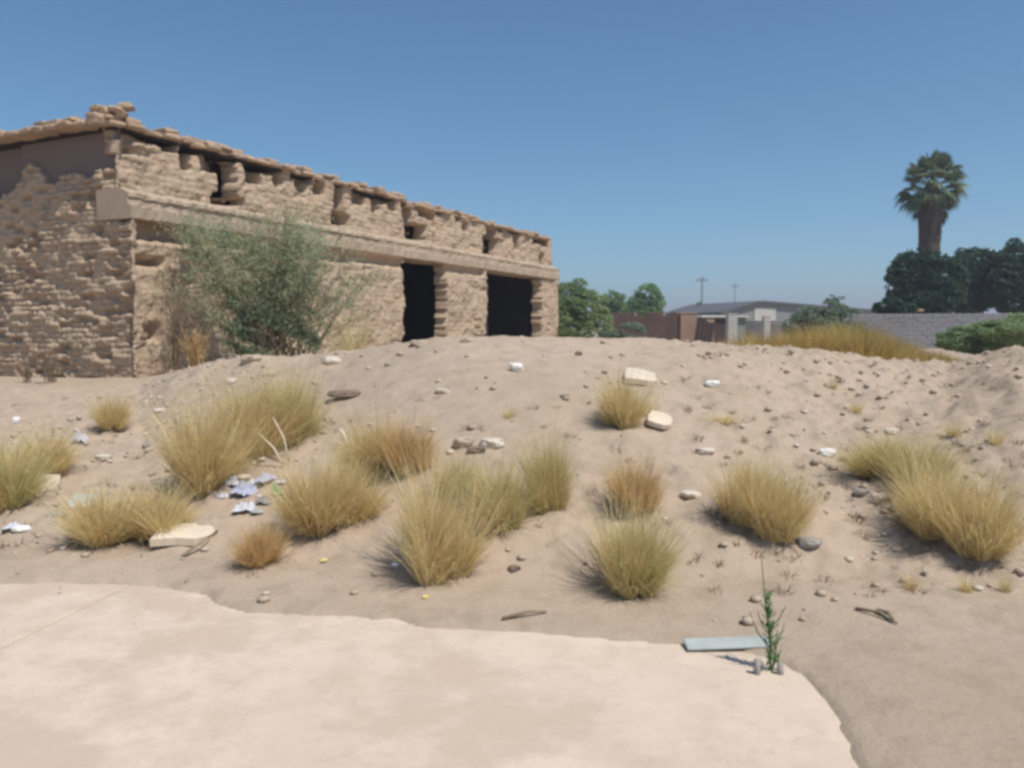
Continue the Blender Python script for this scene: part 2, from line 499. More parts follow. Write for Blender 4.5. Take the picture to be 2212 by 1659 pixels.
# smooth recessed band above the broken bricks of the left wall
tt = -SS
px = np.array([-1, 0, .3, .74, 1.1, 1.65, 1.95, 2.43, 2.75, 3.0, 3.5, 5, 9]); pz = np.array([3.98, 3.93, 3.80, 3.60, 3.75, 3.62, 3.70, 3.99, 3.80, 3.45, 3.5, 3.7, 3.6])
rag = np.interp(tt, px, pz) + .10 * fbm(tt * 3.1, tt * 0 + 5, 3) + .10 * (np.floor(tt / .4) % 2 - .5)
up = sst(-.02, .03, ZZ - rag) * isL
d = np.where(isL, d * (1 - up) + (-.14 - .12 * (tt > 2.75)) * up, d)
shaded_plaster = up
# upper storey of the facade: bricks fallen out beneath the coping
cell = _T[np.floor(SS / .37 + .25 * fbm(ZZ * 3, SS * 0 + 4, 2)).astype(int) & 255, 77]
zr = 4.25 + .10 * fbm(SS * 1.1 + 3, SS * 0, 3) - .40 * sst(.22, .0, cell) + .5 * sst(.46, .48, cell) + .05 * fbm(SS * 7, ZZ * 7, 2)
band = sst(0, .035, ZZ - zr) * isF
d = d - .32 * band


def dent(x0, y0, x1, y1, depth, soft=.05, off=0.0):
    global d
    s0, za = on_facade(x0, (y0 + y1) / 2, off); s1, zb = on_facade(x1, (y0 + y1) / 2, off)
    sm = (x0 + x1) / 2
    if depth > 0 and off == 0: depth = depth * 1.5 + .1
    zt = on_facade(sm, y0, off)[1]; zl = on_facade(sm, y1, off)[1]
    j = .05 * fbm(SS * 6 + x0, ZZ * 6, 2)
    m_ = sst(-soft, soft, SS - s0 + j) * sst(-soft, soft, s1 - SS + j) * sst(-soft, soft, ZZ - zl + j) * sst(-soft, soft, zt - ZZ + j)
    d = np.minimum(d, d * (1 - m_) - depth * m_) if depth > 0 else d - depth * m_


for q in ((313, 272, 385, 300, .3), (350, 285, 385, 325, .35), (393, 318, 408, 366, .3), (410, 300, 452, 332, .35), (470, 330, 500, 425, .35), (459, 422, 516, 441, .6),
          (500, 330, 540, 352, .35), (545, 352, 605, 372, .4), (543, 368, 562, 392, .3), (592, 362, 610, 400, .25), (640, 385, 662, 412, .25), (680, 392, 700, 420, .2),
          (724, 398, 742, 480, .35), (716, 458, 748, 484, .55), (765, 415, 790, 440, .2), (800, 420, 830, 436, .2), (868, 440, 885, 470, .4), (878, 485, 908, 515, .8),
          (905, 455, 935, 470, .25), (935, 460, 942, 490, .2), (1000, 480, 1012, 498, .2), (1043, 516, 1070, 548, .9), (1052, 492, 1074, 520, .6),
          (1112, 508, 1122, 540, .2), (1152, 512, 1186, 528, .35), (1166, 548, 1176, 585, .18)):
    dent(*q)
for q in ((300, 470, 410, 522, .30), (300, 558, 350, 575, .28), (480, 500, 560, 540, .2), (600, 520, 680, 560, .25), (690, 545, 760, 565, .22), (760, 553, 868, 572, .16),
          (318, 700, 345, 735, .25), (945, 575, 1045, 590, .12), (480, 600, 500, 640, .1)):
    dent(*q, soft=.07, off=LOW)
dent(268, 278, 310, 330, -.08)
# broken openings
op = np.zeros(SS.shape, bool)
for (x0, x1) in ((872, 966), (1052, 1170)):
    s0 = on_facade(x0, 650, LOW)[0]; s1 = on_facade(x1, 650, LOW)[0]
    j = .10 * fbm(ZZ * 2.4 + x0, ZZ * 0, 3) + .09 * (_T[np.floor(ZZ / .125).astype(int) & 255, x0 & 255] - .5)
    j2 = .16 * fbm(ZZ * 2.4 + x1, ZZ * 0, 3) + .12 * (_T[np.floor(ZZ / .125).astype(int) & 255, x1 & 255] - .5)
    op |= (SS > s0 + j) & (SS < s1 + j2) & (ZZ < BB + .1)
for (x0, y0, x1, y1) in ((462, 421, 514, 440), (720, 460, 746, 483), (876, 483, 911, 516), (1042, 512, 1073, 549), (482, 345, 497, 425)):
    s0, za = on_facade(x0, (y0 + y1) / 2); s1, zb = on_facade(x1, (y0 + y1) / 2)
    zt = on_facade((x0 + x1) / 2, y0)[1]; zl = on_facade((x0 + x1) / 2, y1)[1]
    j = .07 * fbm(SS * 5 + x0, ZZ * 5, 3)
    op |= (SS > s0 + j) & (SS < s1 + .18 + j) & (ZZ > zl + j) & (ZZ < zt + j) & isF
d = np.where(op, -.40, d)
f1 = LOW * (1 - sst(2.95, 3.3, ZZ))
cap = 1 - sst(-.05, .0, np.where(isE, SS - LEN, -1))
pos = np.zeros(SS.shape + (3,))
t = -SS
wc = np.exp(-np.abs(SS) / .06)                 # round the corner
pl = O + B_ * (t - f1 * np.exp(-t / .5))[..., None] + N2 * d[..., None]
pf = O + A_ * SS[..., None] + N1 * (f1 + d)[..., None]
u_ = SS - LEN
pe = O + A_ * LEN + B_ * (u_ - f1 * np.exp(-np.clip(u_, 0, 9) / .5))[..., None] + A_ * np.clip(d, -.2, .2)[..., None]
pos = np.where(isL[..., None], pl, np.where(isF[..., None], pf, pe))
pos[..., 2] = BASE + ZZ
# sag of the wall head
ns, nz = SS.shape
I = np.arange(ns * nz).reshape(ns, nz)
F = np.stack([I[:-1, :-1], I[1:, :-1], I[1:, 1:], I[:-1, 1:]], -1).reshape(-1, 4)
opf = op.ravel()
keep = ~(opf[F].all(1))
house = empty('adobe_house', O, label='long ruined mud brick house with two dark doorways and broken parapet', cat='house')
tone = np.clip(.5 + 1.4 * fbm(SS * 2.3 + 60, ZZ * 5, 3) + .6 * (rnd2 - .5), 0, 1)
W = meshobj('wall', pos - O, F[keep], M['adobe'], house, smooth=True, attr={'shaded_plaster': shaded_plaster, 'tone': tone, 'mortar': np.where(isL, .55 * e2 * (.3 + .7 * worn), .25 * e) * (1 - shaded_plaster)})

# ring beam: stepped concrete lintel course along the facade
prof = [(-.5, BB), (.345, BB), (.36, BB + .02), (.36, BB + .20), (.345, BB + .225), (.275, BB + .235), (.27, BB + .36), (.31, BB + .37), (.30, BB + .43), (.12, BT + .03), (-.5, BT + .03)]
ss = np.arange(-.02, LEN + .10, .06)
V = []
for s in ss:
    for k, (o_, z_) in enumerate(prof):
        w = .022 * mnoise.noise(Vector((s * 2.3, k * 3.1, 0))) + .03 * mnoise.noise(Vector((s * 9, k * 5.1, 2)))
        fade = .35 + .65 * (1 - float(sst(5, 11, s)))
        oo = o_ if o_ in (-.5,) else .35 + (o_ - .35) * (fade if .2 < o_ < .32 and z_ > BB + .1 else 1)
        V.append(A_ * s + N1 * (oo + w) + np.array([0, 0, z_ + w]))
n = len(prof); F2 = []
for i in range(len(ss) - 1):
    for k in range(n):
        F2.append((i * n + k, (i + 1) * n + k, (i + 1) * n + (k + 1) % n, i * n + (k + 1) % n))
F2.append(tuple(range(n))); F2.append(tuple((len(ss) - 1) * n + k for k in range(n - 1, -1, -1)))
meshobj('beam', V, F2, M['beam'], house)

# coping: overhanging rows of loose mud bricks round the wall head
C = MB()
rr = random.Random(3)
sn = on_facade(882, 445)[0]


def coping_run(s0, s1, side):
    s = s0
    while s < s1:
        L_ = rr.uniform(.28, .42)
        for row in range(2):
            if side == 'F':
                drop = .0 if s < sn else -.05
                if abs(s + L_ / 2 - sn) < .25: drop = -.16
                base = A_ * (s + L_ / 2) + N1 * (-.17 + rr.uniform(-.07, .06) - .05 * row)
                rz = math.atan2(A_[1], A_[0])
            else:
                drop = 0
                base = B_ * (s + L_ / 2) + N2 * (.06 + rr.uniform(-.05, .05) - .05 * row)
                rz = math.atan2(B_[1], B_[0])
            if row == 1 and rr.random() < .38: continue
            z = HT + .055 + row * .095 + drop + rr.uniform(-.012, .012)
            C.box(base + np.array([0, 0, z]), (L_ - rr.uniform(.0, .02), rr.uniform(.42, .55), .10 + rr.uniform(-.012, .012)), rz=rz + rr.uniform(-.07, .07),
                  rx=rr.uniform(-.05, .05), ry=rr.uniform(-.06, .06), jit=.028, bev=.03)
        s += L_ + .004


coping_run(-.10, LEN - .35, 'F'); coping_run(.1, 8.0, 'L')
C.build('coping', M['coping'], house, smooth=False)
# heap of loose bricks at the corner
Hp = MB()
for k in range(11):
    Hp.box(B_ * rr.uniform(.0, .62) + N2 * rr.uniform(-.15, .1) + A_ * rr.uniform(0, .3) + np.array([0, 0, HT + .22 + rr.uniform(0, .19) * (1 if k > 4 else .3)]), (rr.uniform(.2, .34), rr.uniform(.16, .24), .1), rz=rr.uniform(0, 3),
           rx=rr.uniform(-.25, .25), ry=rr.uniform(-.25, .25), jit=.04, bev=.03)
Hp.build('brick_heap', M['coping'], house)
# roof, ceiling beams, inner walls and floor
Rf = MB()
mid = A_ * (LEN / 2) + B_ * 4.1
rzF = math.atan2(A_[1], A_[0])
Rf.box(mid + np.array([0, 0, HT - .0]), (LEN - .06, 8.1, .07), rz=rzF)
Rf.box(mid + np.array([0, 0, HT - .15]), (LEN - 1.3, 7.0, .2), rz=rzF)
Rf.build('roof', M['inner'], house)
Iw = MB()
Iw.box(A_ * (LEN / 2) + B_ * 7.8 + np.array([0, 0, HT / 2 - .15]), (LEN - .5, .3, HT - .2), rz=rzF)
for s_ in (6.0, 15.0, LEN - .55):  # last panel added to hide the bright end wall, keeps the doorway dark
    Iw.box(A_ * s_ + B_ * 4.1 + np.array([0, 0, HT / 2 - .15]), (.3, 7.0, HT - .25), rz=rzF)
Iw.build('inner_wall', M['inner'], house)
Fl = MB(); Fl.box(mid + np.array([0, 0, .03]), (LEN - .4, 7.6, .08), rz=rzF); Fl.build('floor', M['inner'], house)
# weathered timber ends sticking in the deep pockets
for (x, y) in ((497, 432), (732, 472), (893, 503), (1057, 535)):
    s_, z_ = on_facade(x, y)
    tb = MB(); tb.tube([A_ * s_ + N1 * -.18 + np.array([0, 0, z_]), A_ * s_ + N1 * -.9 + np.array([0, 0, z_ + .02])], [.055, .06], 8)
    tb.build('timber_end', M['lintel'], house)

# ------------------------------------------------------------------ grass tufts
def blades(n, rb, h, lean, w, rs, seg=3, up=0.0, hv=.35):
    """n curved blades from a disc of radius rb"""
    a = rs.rand(n) * 2 * math.pi; r = rb * np.sqrt(rs.rand(n))
    bx, by = r * np.cos(a), r * np.sin(a)
    az = a + rs.randn(n) * .6
    le = lean * (r / rb) ** .8 * (.55 + .6 * rs.rand(n)) + .08 * rs.randn(n)
    hh = h * (1 - hv * rs.rand(n)) * (1 - .25 * (r / rb) ** 2)
    curl = .35 * rs.rand(n) + .1
    dx, dy = np.cos(az), np.sin(az)
    pa = rs.rand(n) * math.pi
    wx, wy = np.cos(pa) * w, np.sin(pa) * w
    V = np.zeros((n, 2 * seg + 1, 3))
    X, Y, Zp = bx.copy(), by.copy(), np.zeros(n) - .02
    th = le.copy()
    for k in range(seg):
        ww = (1 - .28 * k) * (.6 + .6 * rs.rand(n))
        V[:, 2 * k] = np.stack([X - wx * ww, Y - wy * ww, Zp], -1)
        V[:, 2 * k + 1] = np.stack([X + wx * ww, Y + wy * ww, Zp], -1)
        X = X + dx * np.sin(th) * hh / seg; Y = Y + dy * np.sin(th) * hh / seg; Zp = Zp + np.cos(th) * hh / seg
        th = th + curl * (.3 + 1.4 * rs.rand(n))
        tw = rs.randn(n) * .28; dx, dy = dx * np.cos(tw) - dy * np.sin(tw), dx * np.sin(tw) + dy * np.cos(tw)
    V[:, 2 * seg] = np.stack([X, Y, Zp], -1)
    F = []
    base = np.arange(n)[:, None] * (2 * seg + 1)
    quads = np.array([[2 * k, 2 * k + 1, 2 * k + 3, 2 * k + 2] for k in range(seg - 1)])
    tri = np.array([[2 * seg - 2, 2 * seg - 1, 2 * seg]])
    Q = (base[:, None, :] + quads[None]).reshape(-1, 4)
    T_ = (base[:, None, :] + tri[None]).reshape(-1, 3)
    return V.reshape(-1, 3), Q, T_


def mesh_qt(name, V, Q, T_, mat):
    me = bpy.data.meshes.new(name)
    nl = Q.size + T_.size
    me.vertices.add(len(V)); me.vertices.foreach_set('co', np.asarray(V, float).ravel())
    me.loops.add(nl); me.loops.foreach_set('vertex_index', np.concatenate([Q.ravel(), T_.ravel()]).astype(np.int32))
    me.polygons.add(len(Q) + len(T_))
    ls = np.concatenate([np.arange(len(Q)) * 4, Q.size + np.arange(len(T_)) * 3]).astype(np.int32)
    me.polygons.foreach_set('loop_start', ls)
    me.update(calc_edges=True); me.materials.append(mat)
    return me


TUFT = {}
TUFT['sprig', 0] = TUFT['sprig', 1] = TUFT['sprig', 2] = None
for kind, mat in (('dry', 'tuft'), ('green', 'tuft_green'), ('orange', 'tuft_orange')):
    for v in range(3):
        rs = np.random.RandomState(100 + v * 7 + len(kind) * 31)
        parts = []
        for q in range(13):
            aa = rs.rand() * 6.28; rr0 = .23 * math.sqrt(rs.rand()) if q else 0
            Vv, Q, T_ = blades(rs.randint(150, 300), .055, (.55 + .5 * rs.rand()), .75 + .3 * rs.rand(), .0062, rs, hv=.6)
            sl = np.array([rs.randn() * .16 + math.cos(aa) * rr0 * 1.6, rs.randn() * .16 + math.sin(aa) * rr0 * 1.6])
            Vv = Vv + np.array([math.cos(aa) * rr0, math.sin(aa) * rr0, 0]); Vv[:, 0] += Vv[:, 2] * sl[0]; Vv[:, 1] += Vv[:, 2] * sl[1]
            parts.append((Vv, Q, T_))
        parts.append(blades(300, .16, .42, 1.5, .006, rs, hv=.8)); parts.append(blades(90, .12, 1.15, .7, .004, rs, hv=.3))
        VV, QQ, TT = [], [], []; o_ = 0
        for Vv, Q, T_ in parts:
            VV.append(Vv); QQ.append(Q + o_); TT.append(T_ + o_); o_ += len(Vv)
        TUFT[kind, v] = mesh_qt('grass_tuft', np.vstack(VV), np.vstack(QQ), np.vstack(TT), M[mat])

for v in range(3):
    rs = np.random.RandomState(300 + v)
    a1 = blades(90, .2, .9, .8, .012, rs, hv=.7); a2 = blades(60, .1, .6, 1.3, .010, rs, hv=.6)
    TUFT['sprig', v] = mesh_qt('grass_tuft', np.vstack([a1[0], a2[0]]), np.vstack([a1[1], a2[1] + len(a1[0])]), np.vstack([a1[2], a2[2] + len(a1[0])]), M['tuft_green' if v == 1 else 'tuft'])

G = 'dry grass tufts on the sandy slope'
tufts = [
    (-5, 1105, 190, 190, 'green', 'olive grass tuft cut by the left edge, beside the pale slab'),
    (85, 1030, 150, 105, 'dry', 'straw grass tuft at the left edge just behind the olive one'),
    (242, 930, 80, 80, 'dry', 'small round grass tuft alone on bare ground below the house corner'),
    (445, 1068, 175, 230, 'dry', 'left front half of the biggest grass clump, shadow at its foot'),
    (545, 985, 170, 190, 'dry', 'middle of the biggest grass clump, behind the leaning pale sticks'),
    (630, 960, 160, 170, 'green', 'right rear half of the biggest grass clump, under the dark hollow'),
    (225, 1175, 150, 130, 'dry', 'left half of the low wide grass tuft behind the cream slab'),
    (340, 1165, 160, 130, 'dry', 'right half of the low wide grass tuft behind the cream slab'),
    (565, 1222, 110, 105, 'orange', 'small orange grass tuft in front of the litter heap'),
    (680, 1150, 150, 180, 'dry', 'full straw tuft right of the litter heap with black shadow below'),
    (760, 1130, 130, 150, 'dry', 'straw tuft touching the full one right of the litter heap'),
    (805, 1035, 130, 140, 'dry', 'ochre tuft left of the broken clods, upper slope'),
    (890, 1020, 130, 135, 'orange', 'wide ochre tuft immediately left of the broken clods'),
    (945, 1255, 190, 280, 'dry', 'tallest front tuft in the centre, nearest to the road edge'),
    (1080, 1145, 150, 165, 'green', 'middle tuft of the centre row below the broken clods'),
    (985, 1080, 110, 110, 'green', 'small olive tuft behind the tallest centre tuft'),
    (1185, 1105, 120, 200, 'green', 'tall green tinged tuft at the right end of the centre row'),
    (1345, 925, 110, 120, 'dry', 'small round tuft high on the mound beside two pale slabs'),
    (1382, 1105, 125, 135, 'orange', 'rear tuft of the pair standing right of centre'),
    (1365, 1280, 185, 225, 'green', 'front tuft of the pair right of centre, near the road'),
    (1605, 1130, 130, 150, 'dry', 'left half of the dome shaped tuft casting shadow leftward'),
    (1675, 1165, 140, 180, 'dry', 'right half of the dome shaped tuft behind the green weed'),
    (1895, 1030, 130, 105, 'green', 'upper left tuft of the large right hand clump'),
    (1980, 1060, 150, 130, 'green', 'rear middle tuft of the large right hand clump'),
    (2010, 1160, 170, 180, 'dry', 'front left tuft of the large right hand clump, above deep shadow'),
    (2115, 1200, 160, 200, 'dry', 'front right tuft of the large right hand clump'),
    (1965, 1278, 55, 60, 'green', 'little sprout tuft in the sand below the large right clump'),
    (2090, 1282, 50, 55, 'orange', 'little orange sprout tuft near the right edge in the sand'),
    (2172, 1282, 45, 60, 'green', 'little sprout tuft closest to the lower right edge'),
    (1405, 905, 60, 70, 'orange', 'scruffy tuft touching the round one high on the mound'),
    (1560, 915, 110, 30, 'orange', 'flat dried tuft lying above the dome shaped tuft'),
    (1800, 845, 30, 40, 'dry', 'tiny dry tuft on the upper right slope near the crest'),
    (1850, 895, 44, 40, 'dry', 'dull little tuft above the large right hand clump'),
    (1100, 905, 50, 34, 'dry', 'thin low tuft behind the broken clods'),
    (2060, 945, 60, 55, 'green', 'faint tuft behind the large right hand clump'),
    (2150, 965, 60, 60, 'dry', 'twiggy dry tuft at the right edge upslope'),
]
ri = random.Random(5)
for i, (x, y, w, h, kind, lab) in enumerate(tufts):
    P = hit(x, y - 4)
    ppm = FPX / np.dot(P - EYE, FW)
    o = bpy.data.objects.new('grass_tuft', TUFT['sprig' if (w < 64 or h < 40) else kind, i % 3])
    COL.objects.link(o); o.location = P
    wid = w / ppm / 1.0; hgt = h / ppm / .78
    o.scale = (wid, wid, hgt * 1.12)
    o.rotation_euler = (ri.uniform(-.08, .08), ri.uniform(-.08, .08), ri.uniform(0, 6.28))
    tag(o, lab, 'grass tuft', G)

# bank of tall yellow grass behind the mound
rs = np.random.RandomState(8)
VV, QQ, TT = [], [], []; o_ = 0
for k in range(210):
    x = 1600 + 440 * rs.rand(); D = 13.0 + 6 * rs.rand()
    if x < 1700 and rs.rand() < .4: continue
    topy = np.interp(x, [1590, 1640, 1700, 1780, 1830, 1900, 1960, 2050], [732, 728, 732, 710, 712, 735, 760, 782]) + rs.uniform(-16, 22)
    q = at(x, topy, D); h = q[2] - BASE
    if h < .15: continue
    Vv, Q, T_ = blades(260, .30, h * 1.35, .5, .013, rs)
    Vv = Vv + np.array([q[0], q[1], float(terr(q[0], q[1])) - .0])
    VV.append(Vv); QQ.append(Q + o_); TT.append(T_ + o_); o_ += len(Vv)
o = bpy.data.objects.new('tall_grass', mesh_qt('tall_grass', np.vstack(VV), np.vstack(QQ), np.vstack(TT), M['bank']))
COL.objects.link(o); tag(o, 'bank of tall yellow grass growing behind the mound', 'grass', kind='stuff')

# scattered dry sprigs
VV, QQ, TT = [], [], []; o_ = 0
for k in range(230):
    if rs.rand() < .62: x = rs.uniform(1480, 2230); y = rs.uniform(800, 1290)
    else: x = rs.uniform(0, 1480); y = rs.uniform(840, 1260)
    if 1240 < y and rs.rand() < .4: continue
    P = hit(x, y)
    sz = rs.uniform(.04, .12)
    Vv, Q, T_ = blades(26, sz * .35, sz, 1.0, .004, rs)
    VV.append(Vv + P); QQ.append(Q + o_); TT.append(T_ + o_); o_ += len(Vv)
o = bpy.data.objects.new('ground_cover', mesh_qt('ground_cover', np.vstack(VV), np.vstack(QQ), np.vstack(TT), M['twig']))
COL.objects.link(o); tag(o, 'thin dry sprigs scattered over the slope', 'weeds', kind='stuff')


# ------------------------------------------------------------------ stones, clods, litter
def rockmesh(seed, sx=1, sy=1, sz=.6, amp=.35, sub=3, flat=0.0):
    import bmesh
    bm = bmesh.new(); bmesh.ops.create_icosphere(bm, subdivisions=sub, radius=.5)
    off = Vector((seed * 3.7, seed * 1.3, 0))
    for v in bm.verts:
        p_ = v.co * 2
        # angular facets: quantised directions
        n_ = mnoise.noise(p_ * 1.1 + off) + .5 * mnoise.noise(p_ * 2.6 + off) + .2 * mnoise.noise(p_ * 6 + off)
        v.co *= 1 + amp * n_
        c_ = v.co
        if c_.z > .27 + flat: c_.z = .27 + flat + (c_.z - .27 - flat) * .2
        v.co = Vector((c_.x * sx, c_.y * sy, c_.z * sz))
    V = [tuple(v.co) for v in bm.verts]; F = [[q.index for q in f.verts] for f in bm.faces]
    bm.free()
    return V, F


def stone(x, y, w, h, mat, lab, cat='stone', name='stone', seed=None, sink=.25, amp=.35, group='loose stones on the slope'):
    P = hit(x, y + h * .35)
    ppm = FPX / np.dot(P - EYE, FW)
    W_, H_ = w / ppm, h / ppm
    V, F = rockmesh(seed if seed is not None else x * .37 + y, W_, max(W_ * .7, H_ * .8), max(H_, .02), amp)
    o = meshobj(name, V, F, M[mat])
    o.location = P + np.array([0, 0, H_ * (.5 - sink)]); o.rotation_euler = (0, 0, 0)
    tag(o, lab, cat, group)
    return o


for q in (
    (1115, 790, 34, 28, 'stone_white', 'bright white stone near the top of the mound'),
    (955, 843, 30, 18, 'stone_pale', 'small pale pink stone below and left of the white stone'),
    (1000, 950, 44, 34, 'stone', 'left brown lump of the broken clods'),
    (1062, 953, 56, 30, 'stone_pale', 'pale right lump of the broken clods'),
    (1030, 968, 40, 20, 'stone_dark', 'dark flat lump between the broken clods'),
    (1250, 762, 18, 14, 'stone_dark', 'single dark stone right of the white stone'),
    (1540, 826, 32, 20, 'stone_white', 'small pale stone alone right of the upper slab'),
    (1785, 974, 36, 26, 'stone_white', 'rounded white stone left of the large right clump'),
    (1925, 928, 34, 18, 'stone_pale', 'pale flat stone behind the large right clump'),
    (1896, 1073, 42, 34, 'slab', 'cream rock with a dark underside beside the large right clump'),
    (1862, 1060, 34, 20, 'stone_grey', 'grey flat stone touching the cream rock'),
    (1525, 972, 40, 22, 'stone_pale', 'pale stone above the dome shaped tuft, left side'),
    (1748, 1168, 54, 26, 'stone_grey', 'flat greyish stone in the gap right of the dome tuft'),
    (1940, 1185, 24, 10, 'stone', 'small stone at the foot of the right clump shadow'),
    (518, 1030, 50, 28, 'slab', 'cream rock sitting behind the litter heap'),
    (35, 905, 14, 22, 'stone_white', 'small upright white stone at the left edge'),
    (715, 775, 40, 26, 'stone_pale', 'pale stone on the bank right of the green shrub'),
    (540, 772, 44, 26, 'stone', 'tan clod on the crest below the green shrub'),
    (745, 848, 70, 22, 'stone_dark', 'dark crumbled clod in the hollow by the biggest tuft'),
    (500, 820, 26, 18, 'stone_pale', 'pale stone under the house corner bank'),
    (430, 930, 30, 16, 'stone_grey', 'grey stone left of the biggest tuft'),
    (855, 1218, 16, 12, 'stone_white', 'tiny white pebble left of the tallest centre tuft'),
    (1490, 1065, 46, 18, 'stone_pale', 'buried pale stone between centre pair and dome tuft'),
    (905, 738, 40, 16, 'stone', 'low clod on the crest in front of the first doorway'),
    (1005, 733, 26, 14, 'stone_pale', 'pale clod on the crest between the two doorways'),
    (2130, 1196, 40, 14, 'slab', 'thin cream stone under the front right tuft'),
    (1220, 855, 20, 12, 'stone_dark', 'little dark stone left of the round upper tuft'),
    (345, 885, 30, 16, 'stone_pale', 'pale stone right of the small lone left tuft'),
    (320, 960, 24, 14, 'stone_grey', 'grey stone below the small lone left tuft'),
    (225, 985, 34, 18, 'stone_pale', 'pale flat stone right of the white rag'),
    (45, 1140, 40, 16, 'stone_white', 'whitish stone in the lower left rubble'),
    (120, 1110, 44, 20, 'stone_grey', 'grey stone in the lower left rubble'),
    (1110, 1225, 26, 20, 'stone_dark', 'dark clod in sand right of the tallest centre tuft'),
):
    stone(*q)


def slab(x, y, w, dep, th, rz, mat, lab, tilt=(0, 0), name='slab', cat='slab'):
    P = hit(x, y); ppm = FPX / np.dot(P - EYE, FW)
    rs_ = np.random.RandomState(int(x)); n_ = 11
    W_ = w / ppm
    pts = []
    for k in range(n_):
        a = 2 * math.pi * k / n_
        r_ = .5 * (1 + .22 * (rs_.rand() - .5)) / max(abs(math.cos(a)) ** 1.0, abs(math.sin(a)) ** 1.0, .75)
        pts.append((W_ * r_ * math.cos(a) * .9, dep * r_ * math.sin(a) * .9))
    V = [(a, b, -th / 2) for a, b in pts] + [(a, b, th / 2 - .006) for a, b in pts] + [(a * .96, b * .96, th / 2) for a, b in pts]
    F = [list(range(n_ - 1, -1, -1)), list(range(2 * n_, 3 * n_))]
    for l in range(2):
        for k in range(n_): F.append([l * n_ + k, l * n_ + (k + 1) % n_, (l + 1) * n_ + (k + 1) % n_, (l + 1) * n_ + k])
    o = meshobj(name, V, F, M[mat]); o.location = P + np.array([0, 0, th * .8])
    o.rotation_euler = (tilt[0], tilt[1], rz)
    return tag(o, lab, cat, 'broken concrete slabs')


slab(398, 1168, 135, .28, .06, .15, 'slab', 'wide cream broken slab lying in front of the low wide tuft', (.15, .02))
slab(1382, 824, 78, .42, .06, -.1, 'slab', 'cream slab leaning on the mound behind the small round tuft', (.22, .14))
slab(1425, 916, 58, .28, .045, -.3, 'slab', 'small cream slab tilted right of the small round tuft', (.25, .25))
slab(70, 1065, 110, .40, .06, .5, 'slab', 'pale slab half buried in the rubble at the left edge', (.2, -.1))
slab(180, 1090, 60, .25, .03, .2, 'pipe', 'bluish grey slab piece in the left rubble', (.25, .05))


def rag(x, y, w, h, mat, lab, seed, cat='litter', name='crumpled_bag', lift=.5):
    P = hit(x, y); ppm = FPX / np.dot(P - EYE, FW)
    W_, D_ = w / ppm, w / ppm * .8; H_ = h / ppm
    n_ = 18; V = []
    for i in range(n_):
        for j in range(n_):
            a, b = i / (n_ - 1) - .5, j / (n_ - 1) - .5
            q = Vector((a * 5 + seed, b * 5, seed * .7))
            rr_ = 1 + .35 * mnoise.noise(Vector((math.atan2(b, a) * 1.5, seed, 0)))
            hz = (.45 * abs(mnoise.noise(q)) * 2 + .30 * abs(mnoise.noise(q * 2.9)) + .18) * max(0, 1 - (a * a + b * b) * 3.2)
            V.append((a * W_ * rr_, b * D_ * rr_, hz * H_ + .004))
    F = [(i * n_ + j, (i + 1) * n_ + j, (i + 1) * n_ + j + 1, i * n_ + j + 1) for i in range(n_ - 1) for j in range(n_ - 1)
         if ((i / n_ - .5) ** 2 + (j / n_ - .5) ** 2) < .23]
    o = meshobj(name, V, F, M[mat]); o.location = P
    sol = o.modifiers.new('thick', 'SOLIDIFY'); sol.thickness = .004; sol.offset = 1
    o.rotation_euler = (.18, 0, seed)
    return tag(o, lab, cat, 'litter dumped on the slope')


for q in (
    (530, 1068, 70, 42, 'plastic_blue', 'crumpled bluish bag in the middle of the litter heap', 1.3),
    (502, 1050, 40, 26, 'plastic', 'white bag scrap at the left of the litter heap', 2.1),
    (530, 1105, 52, 26, 'plastic', 'bright white bag at the front of the litter heap', 3.4),
    (575, 1040, 50, 26, 'plastic_blue', 'lilac bag at the back of the litter heap', 4.2),
    (598, 1068, 24, 30, 'green_p', 'small green plastic wrapper on the litter heap', 5.5),
    (480, 1075, 26, 14, 'plastic', 'torn white paper at the left foot of the litter heap', 13.1),
    (556, 1108, 30, 14, 'pipe', 'grey green plastic sheet at the lower right foot of the litter heap', 14.3),
    (610, 1045, 26, 12, 'plastic', 'white scrap at the top right end of the litter heap', 15.7),
    (548, 1048, 30, 16, 'plastic', 'white cup piece between the lilac and the bluish bag', 16.4),
    (572, 1085, 40, 18, 'stone_grey', 'grey paper scrap at the right of the litter heap', 6.1),
    (173, 957, 38, 36, 'plastic', 'white rag on the left slope below the lone tuft', 7.7),
    (155, 1165, 26, 14, 'pink', 'pink plastic scrap in the lower left rubble', 8.8),
    (30, 1142, 44, 18, 'plastic', 'dusty white bag in the lower left rubble', 9.9),
    (650, 930, 50, 14, 'stone_grey', 'grey paper scrap right of the biggest grass clump', 10.3),
    (700, 1212, 18, 6, 'yellow', 'yellow wrapper on the sand below the full straw tuft', 11.2),
    (918, 1292, 12, 6, 'yellow', 'tiny yellow wrapper on the sand below the tallest tuft', 12.9),
):
    rag(*q)

